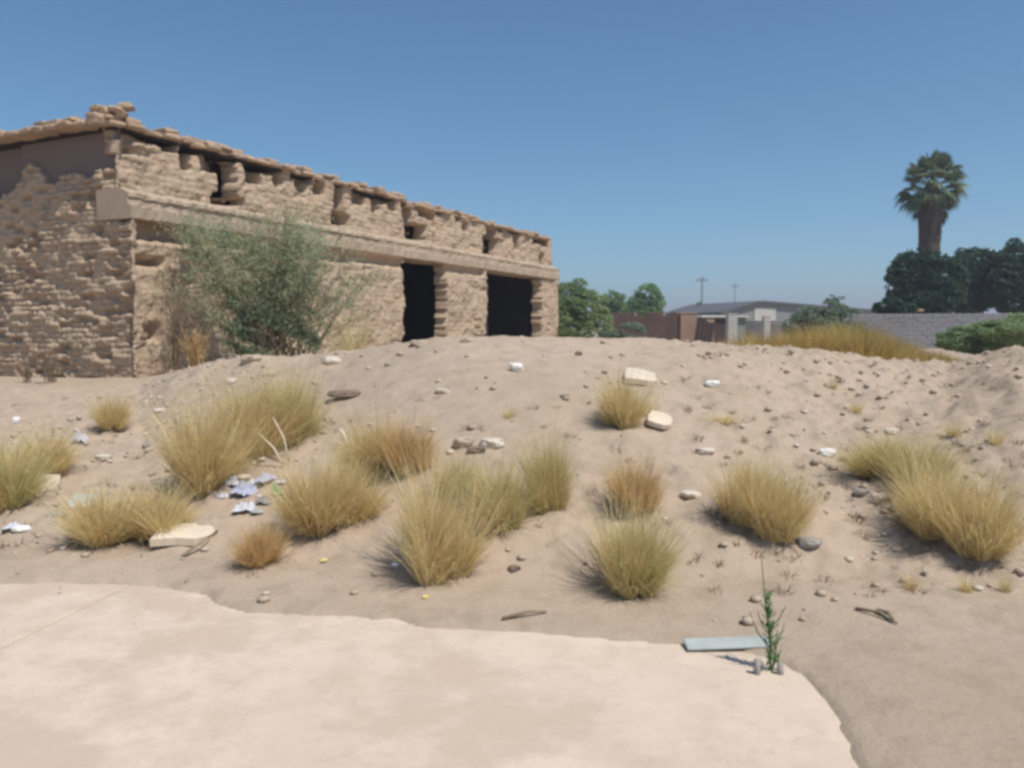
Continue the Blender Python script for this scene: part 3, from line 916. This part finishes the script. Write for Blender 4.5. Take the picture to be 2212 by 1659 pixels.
# loose gravel and crumbs of adobe: one scattered mass
V0, F0 = rockmesh(4.4, 1, 1, .7, .4, 1); V1, F1 = rockmesh(9.1, 1, .8, .55, .5, 1)
V0, V1 = np.array(V0), np.array(V1); F0, F1 = np.array(F0), np.array(F1)
for (nm, matn, cnt, smin, smax, seed, lab) in (('gravel', 'stone', 3400, .008, .06, 1, 'buff crumbs of adobe strewn over the slope'), ('gravel', 'stone_pale', 1700, .008, .055, 2, 'pale gravel strewn over the slope'), ('gravel', 'stone_dark', 300, .008, .035, 3, 'dark clods strewn over the slope')):
    rs = np.random.RandomState(seed); VV, FF = [], []; o_ = 0
    for k in range(cnt * 2):
        x = rs.uniform(-5.8, 6.8); y = rs.uniform(3.9, 12.5)
        u = x / y
        cl = sst(.05, .45, fbm(x * 1.6 + 5 * seed, y * 1.6, 3))
        dens = (.05 + .2 * sst(.18, .4, u) + .2 * sst(-.2, -.4, u)) + .9 * cl * (.35 + .5 * sst(.15, .3, u) + .5 * sst(-.15, -.35, u))
        if y < np.interp(u, TU, TY) + .1: dens *= .22
        if y < np.interp(u, EU, EY_) + .15 and rs.rand() > .5: continue
        if rs.rand() > dens: continue
        s_ = smin + (smax - smin) * rs.rand() ** 3
        a = rs.rand() * 6.28; c_, n_ = math.cos(a), math.sin(a)
        Vq, Fq = (V0, F0) if rs.rand() < .5 else (V1, F1)
        Vr = Vq @ np.array([[c_, -n_, 0], [n_, c_, 0], [0, 0, 1]]).T * s_ * 1.6
        VV.append(Vr + np.array([x, y, float(terr(x, y)) + s_ * .3 if y > np.interp(u, EU, EY_) + .1 else s_ * .3 + max(0, -float(terr(x, y)))])); FF.append(Fq + o_); o_ += len(Vq)
    tag(meshobj(nm, np.vstack(VV), np.vstack(FF), M[matn]), lab, 'gravel', kind='stuff')

# ------------------------------------------------------------------ sticks, board, weed
def stick(x0, y0, x1, y1, r, mat, lab, lift=.0, name='stick', bend=.02):
    P, Q_ = hit(x0, y0), hit(x1, y1)
    if lift: Q_ = at(x1, y1, P[1] + .03)
    o0 = P.copy(); m_ = (P + Q_) / 2 + np.array([bend, 0, bend])
    b = MB(); b.tube([P - o0 + (0, 0, r), m_ - o0 + (0, 0, r), Q_ - o0 + (0, 0, r)], [r, r * .85, r * .6], 7)
    o = b.build(name, M[mat], smooth=True); o.location = o0
    return tag(o, lab, 'stick', 'dead sticks on the ground')


stick(1848, 1318, 1938, 1350, .009, 'stem', 'long thin dead stick lying in sand at the lower right')
stick(1895, 1326, 1930, 1348, .014, 'stem', 'short thick stick beside the long thin one, lower right')
stick(612, 1010, 560, 940, .010, 'slab', 'pale stick leaning out of the biggest clump, left one', lift=.75)
stick(625, 1000, 590, 905, .010, 'slab', 'pale stick leaning out of the biggest clump, right one', lift=.75)
stick(746, 975, 735, 930, .016, 'slab', 'pale stick propped left of the ochre tuft', lift=.75)
stick(395, 1205, 470, 1150, .012, 'stem', 'dark root crossing the sand beside the wide cream slab')
stick(1085, 1340, 1180, 1325, .010, 'stem', 'faint twig half buried in the sand below the centre row')

P = hit(1570, 1397); bq = MB()
bq.box((0, 0, .007), (.42, .10, .014), rz=.03, bev=.004)
o = bq.build('board', M['pipe']); o.location = P + np.array([0, 0, .012]); o.rotation_euler = (.12, -.02, 0); tag(o, 'pale blue board lying at the edge of the road by the green weed', 'board')

P = hit(1665, 1462)
wd = empty('weed', P, label='tall thin green weed with one long spike at the road edge', cat='weed')
h1 = .46
b = MB(); b.tube([(0, 0, -.02), (-.008, 0, .18), (-.035, 0, .36), (-.06, 0, .60)], [.006, .005, .003, .0015], 6)
b.tube([(0, 0, -.02), (.02, 0, .12), (.03, .01, .22)], [.005, .004, .002], 6)
for (a_, z_, l_) in ((.4, .10, .11), (2.6, .14, .12), (3.6, .20, .10), (5.6, .24, .09), (1.4, .28, .08)):
    c_, n_ = math.cos(a_), math.sin(a_)
    b.tube([(-.01, 0, z_), (-.01 + c_ * l_ * .45, n_ * l_ * .45, z_ + l_ * .5), (-.01 + c_ * l_ * .8, n_ * l_ * .8, z_ + l_ * 1.3)], [.0035, .003, .0015], 5)
b.build('stalk', M['weed'], wd)
rs = np.random.RandomState(3); V, F = [], []
for k in range(170):
    z = rs.uniform(.03, .40); a = rs.rand() * 6.28; L_ = rs.uniform(.02, .055) * (1 - z); w_ = .005
    cx = -.035 * max(0, z - .1) * 2.5 + rs.normal(0, .022 * (1.1 - 2 * z))
    dx, dy, dz = math.cos(a) * L_, math.sin(a) * L_, L_ * rs.uniform(.5, 1.3)
    px_, py_ = -math.sin(a) * w_, math.cos(a) * w_
    n0 = len(V)
    V += [(cx, 0, z), (cx + dx * .5 + px_, dy * .5 + py_, z + dz * .5), (cx + dx, dy, z + dz), (cx + dx * .5 - px_, dy * .5 - py_, z + dz * .5)]
    F.append((n0, n0 + 1, n0 + 2, n0 + 3))
meshobj('leaf', V, F, M['weed'], wd)
for (x, lab, hh) in ((1634, 'short grey stump left of the green weed', .10), (1684, 'short grey stump right of the green weed', .085)):
    P = hit(x, 1470); b = MB()
    b.tube([(0, 0, -.02), (.004, 0, hh * .5), (-.002, 0, hh)], [.017, .014, .012], 8); b.tube([(0, 0, hh * .4), (.02, .01, hh * .9)], [.008, .005], 6)
    b.tube([(0, 0, hh * .3), (-.018, .0, hh * .7)], [.007, .005], 6)
    o = b.build('stump', M['stone_grey'], smooth=True); o.location = P; tag(o, lab, 'stump', 'stumps beside the green weed')

# ------------------------------------------------------------------ shrubs and trees
def leaves(centres, size, rs, asp=.45, droop=0):
    n = len(centres)
    d1 = rs.randn(n, 3); d1[:, 2] += droop; d1 /= np.linalg.norm(d1, axis=1)[:, None]
    d2 = np.cross(d1, rs.randn(n, 3)); d2 /= np.linalg.norm(d2, axis=1)[:, None]
    s_ = size * (.6 + .8 * rs.rand(n))[:, None]
    a = centres - d1 * s_ / 2; c = centres + d1 * s_ / 2; m_ = centres
    b = m_ + d2 * s_ * asp / 2; e = m_ - d2 * s_ * asp / 2
    V = np.stack([a, b, c, e], 1).reshape(-1, 3)
    return V, np.arange(4 * n).reshape(n, 4)


def crown_points(blobs, n, rs, freq=1.4, gap=.02, shell=.5):
    """points gathered in clumps inside a set of ellipsoids (x,y,z,rx,ry,rz)"""
    B = np.array(blobs, float); vol = B[:, 3] * B[:, 4] * B[:, 5]
    idx = rs.choice(len(B), n, p=vol / vol.sum())
    v = rs.randn(n, 3); v /= np.linalg.norm(v, axis=1)[:, None]
    r = rs.rand(n) ** (1 / 3.) * (1 - shell) + shell * (.75 + .3 * rs.rand(n))
    P = B[idx, :3] + v * r[:, None] * B[idx, 3:]
    q = fbm(P[:, 0] * freq + 5 * P[:, 2], P[:, 1] * freq + P[:, 2] * freq * 1.3, 3)
    return P[q > gap - .12]


def tree(name, x, D, ytop, blobs, leaf, n, mat, lab, cat='tree', trunk=.12, group=None, freq=1.4, gap=.0, asp=.5, z0=BASE):
    """blobs in metres relative to the foot"""
    q = at(x, 700, D); base = np.array([q[0], q[1], z0])
    rs = np.random.RandomState(int(x) + int(D))
    o = empty(name, base, label=lab, cat=cat, group=group)
    ext = list(blobs)
    for q_ in blobs:
        for k in range(7):
            v_ = rs.randn(3); v_ /= np.linalg.norm(v_); f_ = rs.uniform(.22, .42)
            ext.append((q_[0] + v_[0] * q_[3] * .88, q_[1] + v_[1] * q_[4] * .88, max(q_[2] + v_[2] * q_[5] * .9, .3), q_[3] * f_, q_[4] * f_, q_[5] * f_ * 1.1))
    Pn = crown_points(ext, int(n * 1.2), rs, freq, gap)
    V, F = leaves(Pn, leaf, rs, asp)
    meshobj('crown', V, F, M[mat], o)
    b = MB()
    top = max(q_[2] for q_ in blobs)
    b.tube([(0, 0, -.1), (.02, 0, top * .35), (-.03, .02, top * .65), (0, 0, top)], [trunk, trunk * .8, trunk * .55, trunk * .2], 8)
    for q_ in blobs:
        m_ = np.array(q_[:3]); st = np.array([0, 0, m_[2] * .35])
        b.tube([st, st + (m_ - st) * .5 + np.array([0, 0, -.03]), m_], [trunk * .5, trunk * .35, trunk * .12], 6)
    b.build('trunk', M['bark'], o)
    return o


def yz(y, D): return at(1106, y, D)[2] - BASE     # height above the yard of a row at a distance


def px2m(p_, D): return p_ * D / FPX


def auto_tree(name, D, rows, leaf, n, mat, lab, cat='tree', **k):
    """rows: (column, row, half width px, half height px) of each clump"""
    x0 = sum(r_[0] for r_ in rows) / len(rows)
    X0 = at(x0, 700, D)[0]
    rs = np.random.RandomState(len(lab))
    bl = []
    for (cx, cy, hw, hh) in rows:
        q = at(cx, cy, D)
        bl.append((q[0] - X0, rs.uniform(-.35, .35) * px2m(hw, D), q[2] - BASE, px2m(hw, D), px2m(hw, D) * .9, px2m(hh, D)))
    return tree(name, x0, D, 0, bl, leaf, n, mat, lab, cat, **k)


TG = 'trees beyond the lot'
auto_tree('mesquite_tree', 37, [(1225, 650, 50, 42), (1270, 670, 42, 45), (1195, 690, 50, 45), (1245, 710, 50, 30), (1300, 695, 25, 30)], .13, 26000, 'mesquite', 'soft grey green tree touching the right end of the ruined house', group=TG, gap=-.02)
auto_tree('round_tree', 75, [(1322, 650, 26, 20), (1310, 668, 30, 18), (1340, 668, 22, 16)], .28, 6000, 'bright_tree', 'small bright green tree between the grey green tree and the round dark one', group=TG)
auto_tree('round_tree', 70, [(1400, 638, 32, 24), (1378, 655, 26, 18), (1418, 655, 20, 22), (1395, 672, 36, 18)], .26, 8000, 'bright_tree', 'round green tree above the brick wall', group=TG)
auto_tree('shrub', 33, [(1365, 715, 30, 20), (1320, 722, 30, 16)], .10, 5000, 'grey_bush', 'grey green shrub in front of the brick wall', cat='shrub', gap=.0)
auto_tree('shrub', 38, [(1800, 672, 32, 30), (1760, 690, 50, 28), (1835, 690, 30, 25), (1725, 705, 35, 22), (1790, 712, 60, 20)], .14, 16000, 'grey_bush', 'feathery grey green shrub behind the yellow grass bank', cat='shrub', group=None, gap=.0)
auto_tree('shrub', 21, [(2150, 718, 75, 28), (2085, 728, 50, 24), (2210, 712, 60, 36), (2060, 742, 40, 20), (2140, 745, 70, 22)], .09, 42000, 'mesquite', 'broad green shrub on the crest at the right edge', cat='shrub', gap=-.04, trunk=.05)
DG = 'dark trees round the palm'
auto_tree('dark_tree', 41, [(1985, 585, 58, 50), (1955, 620, 45, 48), (2030, 610, 55, 55), (1990, 650, 75, 35), (1945, 590, 30, 34)], .17, 34000, 'dark_tree', 'dark leafy tree wrapped round the foot of the palm', group=DG, gap=-.02, freq=2.2)
auto_tree('dark_tree', 45, [(2120, 575, 55, 42), (2080, 590, 40, 45), (2105, 630, 60, 50), (2150, 600, 40, 50)], .17, 30000, 'dark_tree', 'dark leafy tree right of the palm, middle of the dark trees', group=DG, gap=-.02, freq=2.2)
auto_tree('dark_tree', 43, [(2205, 565, 45, 42), (2180, 610, 45, 50), (2240, 600, 50, 60), (2210, 650, 60, 35)], .17, 26000, 'dark_tree', 'dark leafy tree cut by the right edge', group=DG, gap=-.02, freq=2.2)
auto_tree('dark_bush', 38, [(1915, 662, 34, 18), (1955, 668, 30, 16)], .13, 7000, 'dark_tree', 'low dark bush at the left foot of the dark trees', cat='bush', gap=-.05, trunk=.05)

# the big straggly shrub against the house
D0 = 14.0
q = at(590, 760, D0); sb = np.array([q[0], q[1], BASE])
bush = empty('green_shrub', sb, label='big straggly grey green shrub growing against the adobe wall', cat='shrub')
rs = np.random.RandomState(21)
st = MB(); pts = []
targets = []
for k in range(76):
    # tips spread over the fan the photo shows
    tx = rs.uniform(355, 720) if k % 10 else rs.uniform(720, 830); lim = np.interp(tx, [350, 400, 470, 560, 640, 700, 780, 850], [520, 490, 470, 455, 470, 505, 540, 590])
    ty = rs.uniform(lim, lim + 170 if k % 3 else lim + 40)
    targets.append((tx, ty))
for (tx, ty) in targets:
    T_ = at(tx, ty, D0 + rs.uniform(-.7, .7)) - sb
    foot = np.array([rs.uniform(-.6, .6), rs.uniform(-.2, .2), 0])
    c1 = foot * .8 + T_ * .35 + np.array([0, 0, .45]); c2 = T_ * .75 + np.array([0, 0, .2])
    cur = [foot]
    for i in range(1, 9):
        t_ = i / 8; cur.append((1 - t_) ** 3 * foot + 3 * (1 - t_) ** 2 * t_ * c1 + 3 * (1 - t_) * t_ * t_ * c2 + t_ ** 3 * T_)
    st.tube(cur, np.linspace(.016, .003, 9), 4)
    for i in range(3, 9):
        for r_ in range(5):
            dv = rs.randn(3) * .2; dv[2] += .1
            e_ = cur[i] + dv
            st.tube([cur[i], (cur[i] + e_) / 2 + rs.randn(3) * .02, e_], [.004, .003, .0015], 3)
            m_ = 11
            tt_ = rs.rand(m_)[:, None]
            pts.append(cur[i] + (e_ - cur[i]) * tt_ + rs.randn(m_, 3) * .045)
st.build('stem', M['stem'], bush)
P_ = np.vstack(pts)
V, F = leaves(P_, .06, rs, .3)
meshobj('foliage', V, F, M['shrub'], bush)
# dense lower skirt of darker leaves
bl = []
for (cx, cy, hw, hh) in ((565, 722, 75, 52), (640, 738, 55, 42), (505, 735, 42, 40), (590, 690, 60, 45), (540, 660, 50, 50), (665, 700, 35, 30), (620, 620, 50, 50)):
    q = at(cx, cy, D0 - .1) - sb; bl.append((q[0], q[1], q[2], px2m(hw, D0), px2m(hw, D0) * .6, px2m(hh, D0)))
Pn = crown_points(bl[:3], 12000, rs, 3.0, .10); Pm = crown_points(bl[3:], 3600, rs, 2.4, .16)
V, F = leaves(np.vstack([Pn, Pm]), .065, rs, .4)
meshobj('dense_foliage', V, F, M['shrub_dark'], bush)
# dark leafy spray just under the beam
bl = []
for (cx, cy, hw, hh) in ((440, 515, 45, 18), (500, 520, 40, 20), (610, 530, 55, 24), (560, 560, 60, 30)):
    q = at(cx, cy, D0 + .3) - sb; bl.append((q[0], q[1], q[2], px2m(hw, D0), px2m(hw, D0) * .5, px2m(hh, D0)))
V, F = leaves(crown_points(bl, 5200, rs, 2.6, .1), .06, rs, .35)
meshobj('upper_foliage', V, F, M['shrub'], bush)


def twiggy(x, y, D, w, h, n, lab, mat='twig', name='dry_bush', leafy=0):
    q = at(x, y, D); base = np.array([q[0], q[1], float(terr(q[0], q[1]))])
    rs = np.random.RandomState(int(x)); b = MB()
    W_, H_ = px2m(w, D), max(px2m(h, D), .1)
    for k in range(n):
        f = rs.uniform(-.2, .2, 3) * W_; f[2] = 0
        T_ = np.array([rs.uniform(-.5, .5) * W_, rs.uniform(-.4, .4) * W_, H_ * rs.uniform(.5, 1)])
        m_ = f * .6 + T_ * .4 + np.array([0, 0, H_ * .12])
        b.tube([f, m_, T_], [.008, .005, .002], 4)
        for r_ in range(7):
            t_ = rs.uniform(.35, 1); s_ = f + (T_ - f) * t_; e_ = s_ + rs.randn(3) * H_ * .09 + np.array([0, 0, H_ * .05])
            b.tube([s_, e_], [.0045, .0015], 3)
    o = b.build(name, M[mat]); o.location = base
    return tag(o, lab, 'bush', 'dead twiggy bushes by the house')


twiggy(375, 800, 13.0, 75, 200, 28, 'tall brown dead bush at the house corner, left of the green shrub')
twiggy(425, 795, 13.0, 60, 110, 40, 'short ochre dead bush between house corner and green shrub', 'tuft_orange')
twiggy(110, 824, 12.6, 50, 80, 22, 'sparse dead bush at the foot of the left wall', 'twig')
twiggy(760, 775, 12.5, 110, 160, 40, 'pale dry bush on the right side of the green shrub', 'tuft_green')
twiggy(60, 824, 12.7, 40, 40, 16, 'small dead bush at the left foot of the left wall', 'twig')

# ------------------------------------------------------------------ fan palm
DP = 43.5
q = at(2001, 700, DP); pb = np.array([q[0], q[1], BASE])
palm = empty('palm_tree', pb, label='tall fan palm with a thick shaggy trunk above the dark trees', cat='palm tree')
zc = at(2005, 390, DP)[2] - BASE
b = MB(); b.tube([(0, 0, -.1), (0, 0, zc * .35), (0, 0, zc * .65), (.0, 0, zc)], [.46, .38, .36, .26], 16); b.build('trunk', M['bark'], palm)
rs = np.random.RandomState(5)
# shaggy skirt of dead fronds
V, F = [], []
for k in range(2600):
    z = zc - .1 - (zc - 2.2) * rs.rand() ** 1.1
    a = rs.rand() * 6.28; fr = np.interp(z, [2, zc - 3.2, zc - 1.7, zc - 1.1, zc], [.50, .54, .62, .45, .3]); r0 = fr * (.75 + .3 * rs.rand())
    L_ = rs.uniform(.5, 1.1); w_ = rs.uniform(.05, .12)
    c_, s_ = math.cos(a), math.sin(a); n0 = len(V)
    V += [(c_ * r0 - s_ * w_, s_ * r0 + c_ * w_, z), (c_ * r0 + s_ * w_, s_ * r0 - c_ * w_, z), (c_ * r0 * .92, s_ * r0 * .92, z - L_)]
    F.append((n0, n0 + 1, n0 + 2))
meshobj('dead_skirt', V, F, M['skirt'], palm)


def fan(origin, az, el, stalk, rad, rs, mat='frond', droop=.25):
    dirv = np.array([math.cos(az) * math.cos(el), math.sin(az) * math.cos(el), math.sin(el)])
    side = np.array([-math.sin(az), math.cos(az), 0]); nrm = np.cross(side, dirv)
    hub = origin + dirv * stalk + np.array([0, 0, -.12 * stalk * stalk])
    V = []; F = []
    # stalk
    w_ = .03
    V += [origin - side * w_, origin + side * w_, hub + side * w_ * .7, hub - side * w_ * .7]; F.append((0, 1, 2, 3))
    n_ = 26; roll = rs.uniform(-.5, .5)
    s2 = side * math.cos(roll) + nrm * math.sin(roll); n2 = np.cross(s2, dirv)
    for k in range(n_):
        a = (k / (n_ - 1) - .5) * math.radians(245)
        L_ = rad * (1 - .22 * abs(a / 2.1) ** 2) * rs.uniform(.85, 1.05)
        dv = dirv * math.cos(a) + s2 * math.sin(a)
        da = math.radians(5.6)
        dl = dirv * math.cos(a - da) + s2 * math.sin(a - da); dr = dirv * math.cos(a + da) + s2 * math.sin(a + da)
        dn = np.array([0, 0, -droop * L_])
        n0 = len(V)
        V += [hub, hub + dl * L_ * .6 + dn * .2 - n2 * .03 * L_, hub + dv * L_ + dn, hub + dr * L_ * .6 + dn * .2 - n2 * .03 * L_]
        F.append((n0, n0 + 1, n0 + 2, n0 + 3))
    o = meshobj('frond', V, F, M[mat], palm)
    return o


org = np.array([0, 0, zc])
for k in range(74):
    az = k * 2.39996; tq = (k + .5) / 74
    el = R(80) - R(122) * tq ** .9
    fan(org + np.array([0, 0, -.25 * tq]), az, el + rs.uniform(-.12, .12), rs.uniform(.95, 1.35), rs.uniform(.6, .82), rs, droop=.15 + .5 * tq)
for (x, y, r_) in ((2052, 452, .5), (1965, 455, .45), (2045, 468, .35), (2062, 430, .5), (1950, 430, .5)):
    q = at(x, y, DP) - pb; dv = q - org
    fan(org + np.array([0, 0, -.3]), math.atan2(dv[1], dv[0]) + .3, math.atan2(dv[2], abs(dv[0])), np.linalg.norm(dv) * .75, r_, rs, 'skirt' if r_ < .5 else 'frond', .5)

# ------------------------------------------------------------------ far walls, sheds, poles, hill
def wallrun(name, x0, x1, D0_, D1_, ytop, mat, lab, th=.2, courses=.2, length=.4, cat='wall'):
    P0 = at(x0, 700, D0_); P1 = at(x1, 700, D1_)
    top = at((x0 + x1) / 2, ytop, (D0_ + D1_) / 2)[2]
    L_ = np.linalg.norm((P1 - P0)[:2]); rz = math.atan2(P1[1] - P0[1], P1[0] - P0[0])
    b = MB(); n_ = int((top - BASE) / courses) + 1; rr_ = random.Random(int(x0))
    for i in range(-1, n_):
        s = (i % 2) * length * .5 - length
        while s < L_:
            a, e_ = max(s, 0), min(s + length - .012, L_)
            if e_ > a + .03 and not (i == n_ - 1 and name == 'brick_wall' and rr_.random() < .2):
                b.box(((a + e_) / 2, rr_.uniform(-.008, .008), courses * (i + .5)), (e_ - a, th, courses - .012), bev=.01)
            s += length
    b.box((L_ / 2, 0, courses * (n_ - 1) / 2), (L_, th - .04, courses * (n_ - 1) - .02))
    o = b.build(name, M[mat]); o.location = (P0[0], P0[1], BASE); o.rotation_euler = (0, 0, rz)
    return tag(o, lab, cat)


wallrun('brick_wall', 1305, 1466, 46, 42, 682, 'brick', 'low reddish brick wall under the round green tree')
wallrun('brick_wall', 1502, 1540, 42, 43, 690, 'brick', 'short brown wall right of the tan gate pillar')
wallrun('block_wall', 1840, 2330, 37, 34, 683, 'block', 'long grey block wall in front of the dark trees')
wallrun('block_wall', 1600, 1700, 50, 48, 694, 'white_wall', 'pale low wall between the white pillar and the grey green shrub')


def post(x, D, w, ytop, mat, lab, name='pillar', cap=.06):
    P_ = at(x, 700, D); top = at(x, ytop, D)[2] - BASE; W_ = px2m(w, D)
    o = empty(name, (P_[0], P_[1], BASE), label=lab, cat='pillar')
    b = MB(); b.box((0, 0, top / 2), (W_, W_, top), bev=.02); b.build('shaft', M[mat], o)
    b = MB(); b.box((0, 0, top + cap / 2), (W_ * 1.08, W_ * 1.08, cap), bev=.02); b.build('cap', M[mat], o)


post(1484, 42, 34, 678, 'pillar', 'tan gate pillar at the end of the brick wall')
post(1580, 44, 20, 680, 'white_wall', 'whitish pillar at the right side of the grey shed')
post(1655, 47, 14, 684, 'white_wall', 'faint pale pillar in front of the long low grey building')
# grey shed
P_ = at(1555, 700, 50); sh = empty('shed', (P_[0], P_[1], BASE), label='grey flat roofed shed behind the whitish pillar', cat='shed')
b = MB(); b.box((0, 0, .8), (2.6, 2.4, 1.6), bev=.02); b.build('wall', M['shed'], sh)
b = MB(); b.box((0, 0, 1.66), (3.0, 2.8, .1), rx=.03, bev=.02); b.build('roof', M['white_wall'], sh)
b = MB(); b.box((-.3, -1.215, .75), (.8, .05, 1.5), bev=.01); b.build('door', M['rust'], sh)
# rusty scrap sheet
P_ = at(1520, 700, 41); b = MB(); V = []; n_ = 14
for i in range(n_):
    for j in (0, 1): V.append((i * .08 - .55, .03 * math.sin(i * 2.1) + .04, j * (1.35 + .12 * math.sin(i * .5))))
for i in range(n_):
    for j in (0, 1): V.append((i * .08 - .55, .03 * math.sin(i * 2.1), j * (1.35 + .12 * math.sin(i * .5))))
F = []
for i in range(n_ - 1):
    F.append((2 * i, 2 * i + 2, 2 * i + 3, 2 * i + 1)); k = 2 * n_ + 2 * i; F.append((k, k + 1, k + 3, k + 2))
    F.append((2 * i + 1, 2 * i + 3, k + 3, k + 1))
o = meshobj('metal_sheet', V, F, M['rust']); o.location = (P_[0], P_[1], BASE); o.rotation_euler = (.12, .1, .2)
tag(o, 'dark rusty corrugated sheet leaning right of the tan pillar', 'metal sheet')
# adobe stump left of the palm
P_ = at(1958, 700, 39); b = MB(); rr2 = random.Random(9)
for i in range(14):
    for k in range(5):
        if i > 11 and rr2.random() < .5: continue
        b.box((k * .3 - .7 + (i % 2) * .12 + rr2.uniform(-.02, .02), rr2.uniform(-.03, .03), i * .135 + .06), (.29, .3, .13), jit=.03, bev=.025)
o = b.build('ruined_wall', M['coping']); o.location = (P_[0], P_[1], BASE); tag(o, 'stub of broken adobe wall showing over the grey block wall', 'wall')


def pole(x, D, ytop, r, lab, arm=.7, bottom=None):
    P_ = at(x, 700, D); top = at(x, ytop, D)[2] - BASE
    o = empty('utility_pole', (P_[0], P_[1], BASE), label=lab, cat='utility pole', group='far utility poles')
    b = MB(); b.tube([(0, 0, 0), (.02, 0, top)], [r, r * .7], 10); b.build('shaft', M['pole'], o)
    b = MB(); b.box((0, 0, top - .5), (arm * 2, .12, .14)); b.build('crossarm', M['pole'], o)
    for s in (-.8, -.3, .3, .8):
        b = MB(); b.tube([(s * arm, 0, top - .43), (s * arm, 0, top - .25)], [.05, .07], 8); b.build('insulator', M['pole'], o)


pole(1515, 95, 597, .13, 'nearer thin utility pole above the brown wall')
pole(1586, 125, 612, .11, 'farther faint utility pole above the grey shed')
auto_tree('shrub', 90, [(1512, 668, 9, 14), (1506, 682, 14, 10)], .25, 1500, 'grey_bush', 'narrow hazy shrub at the foot of the nearer utility pole', cat='shrub', trunk=.05)

# long low building with a shallow curved roof
WD = 80.0
q0, q1 = at(1562, 700, WD), at(1900, 700, WD + 6)
Lw = float(np.linalg.norm((q1 - q0)[:2])); rzw = math.atan2(q1[1] - q0[1], q1[0] - q0[0])
wh = empty('warehouse', (q0[0], q0[1], BASE), rzw, label='long low grey building with a dark shallow curved roof on the horizon', cat='building')
e0 = at(1562, 672, WD)[2] - BASE; pk = at(1645, 648, WD)[2] - BASE
xs_ = np.linspace(-.4, Lw + .3, 26); zz_ = np.interp(xs_, [-.4, 1.6, 4.0, 8.5, Lw + .3], [e0 - .1, e0 + .55, pk, pk - .25, e0 + .2])
V, F = [], []
for x_, z_ in zip(xs_, zz_):
    V += [(x_, -.4, z_ - .22), (x_, -.4, z_), (x_, 12.4, z_), (x_, 12.4, z_ - .22)]
for i in range(len(xs_) - 1):
    for k in range(4): F.append((4 * i + k, 4 * i + 4 + k, 4 * i + 4 + (k + 1) % 4, 4 * i + (k + 1) % 4))
F += [(0, 1, 2, 3), tuple(4 * (len(xs_) - 1) + k for k in (3, 2, 1, 0))]
meshobj('roof', V, F, M['roof_grey'], wh)
V, F = [], []; xw = np.linspace(0, Lw, 26); zw = np.interp(xw, xs_, zz_) - .2
for x_, z_ in zip(xw, zw): V += [(x_, 0, 0), (x_, 0, z_), (x_, 12, z_), (x_, 12, 0)]
for i in range(25):
    for k in (0, 2): F.append((4 * i + k, 4 * i + 4 + k, 4 * i + 5 + k, 4 * i + 1 + k))
F += [(0, 1, 2, 3), (100, 103, 102, 101)]
meshobj('wall', V, F, M['shed'], wh)
b = MB(); b.box((5.0, -.03, 1.5), (2.6, .1, 3.0), bev=.01); b.build('door', M['white_wall'], wh)

# ------------------------------------------------------------------ light
SH = np.array([.72, -.69]); SH /= np.linalg.norm(SH); EL = R(60)
az = math.atan2(SH[0], SH[1])                 # from +Y towards +X
sd = Vector((SH[0] * math.cos(EL), SH[1] * math.cos(EL), math.sin(EL)))
sun = bpy.data.lights.new('sun', 'SUN'); sun.energy = 4.5; sun.angle = R(.6); sun.color = (1, .955, .89)
so = bpy.data.objects.new('sun', sun); COL.objects.link(so); so.rotation_euler = sd.to_track_quat('Z', 'Y').to_euler()
w = bpy.data.worlds.new('World'); sc.world = w; w.use_nodes = True
nt = w.node_tree; bg = nt.nodes['Background']
sky = nt.nodes.new('ShaderNodeTexSky'); sky.sky_type = 'NISHITA'; sky.sun_disc = False
sky.sun_elevation = EL; sky.sun_rotation = az; sky.altitude = 1100; sky.air_density = 1.0; sky.dust_density = 1.0; sky.ozone_density = 2.0
nt.links.new(mixc(nt, 1.0, sky.outputs[0], (.60, .92, 1.02), 'MULTIPLY'), bg.inputs['Color']); bg.inputs['Strength'].default_value = .112

# thin summer haze: one closed box of even air round the whole place
hb = MB(); hb.box((0, 2700, 20), (9000, 7000, 44))
hm, nt, b = newmat('haze_air'); nt.nodes.remove(b)
pv = nt.nodes.new('ShaderNodeVolumePrincipled'); pv.inputs['Color'].default_value = (.93, .90, 1, 1); pv.inputs['Density'].default_value = .0014
pv.inputs['Anisotropy'].default_value = .2
nt.links.new(pv.outputs[0], nt.nodes['Material Output'].inputs['Volume'])
tag(hb.build('haze', hm), kind='stuff', label='thin pale haze in the summer air', cat='haze')
sc.cycles.volume_bounces = 0; sc.cycles.volume_step_rate = 5

sc.view_settings.view_transform = 'Standard'; sc.view_settings.look = 'None'
sc.view_settings.exposure = 0; sc.view_settings.gamma = 1
sc.render.engine = 'CYCLES'
sc.cycles.max_bounces = 6; sc.cycles.diffuse_bounces = 3; sc.cycles.transparent_max_bounces = 4
sc.cycles.use_denoising = True
sc.cycles.pixel_filter_type = 'BLACKMAN_HARRIS'; sc.cycles.filter_width = 3.2
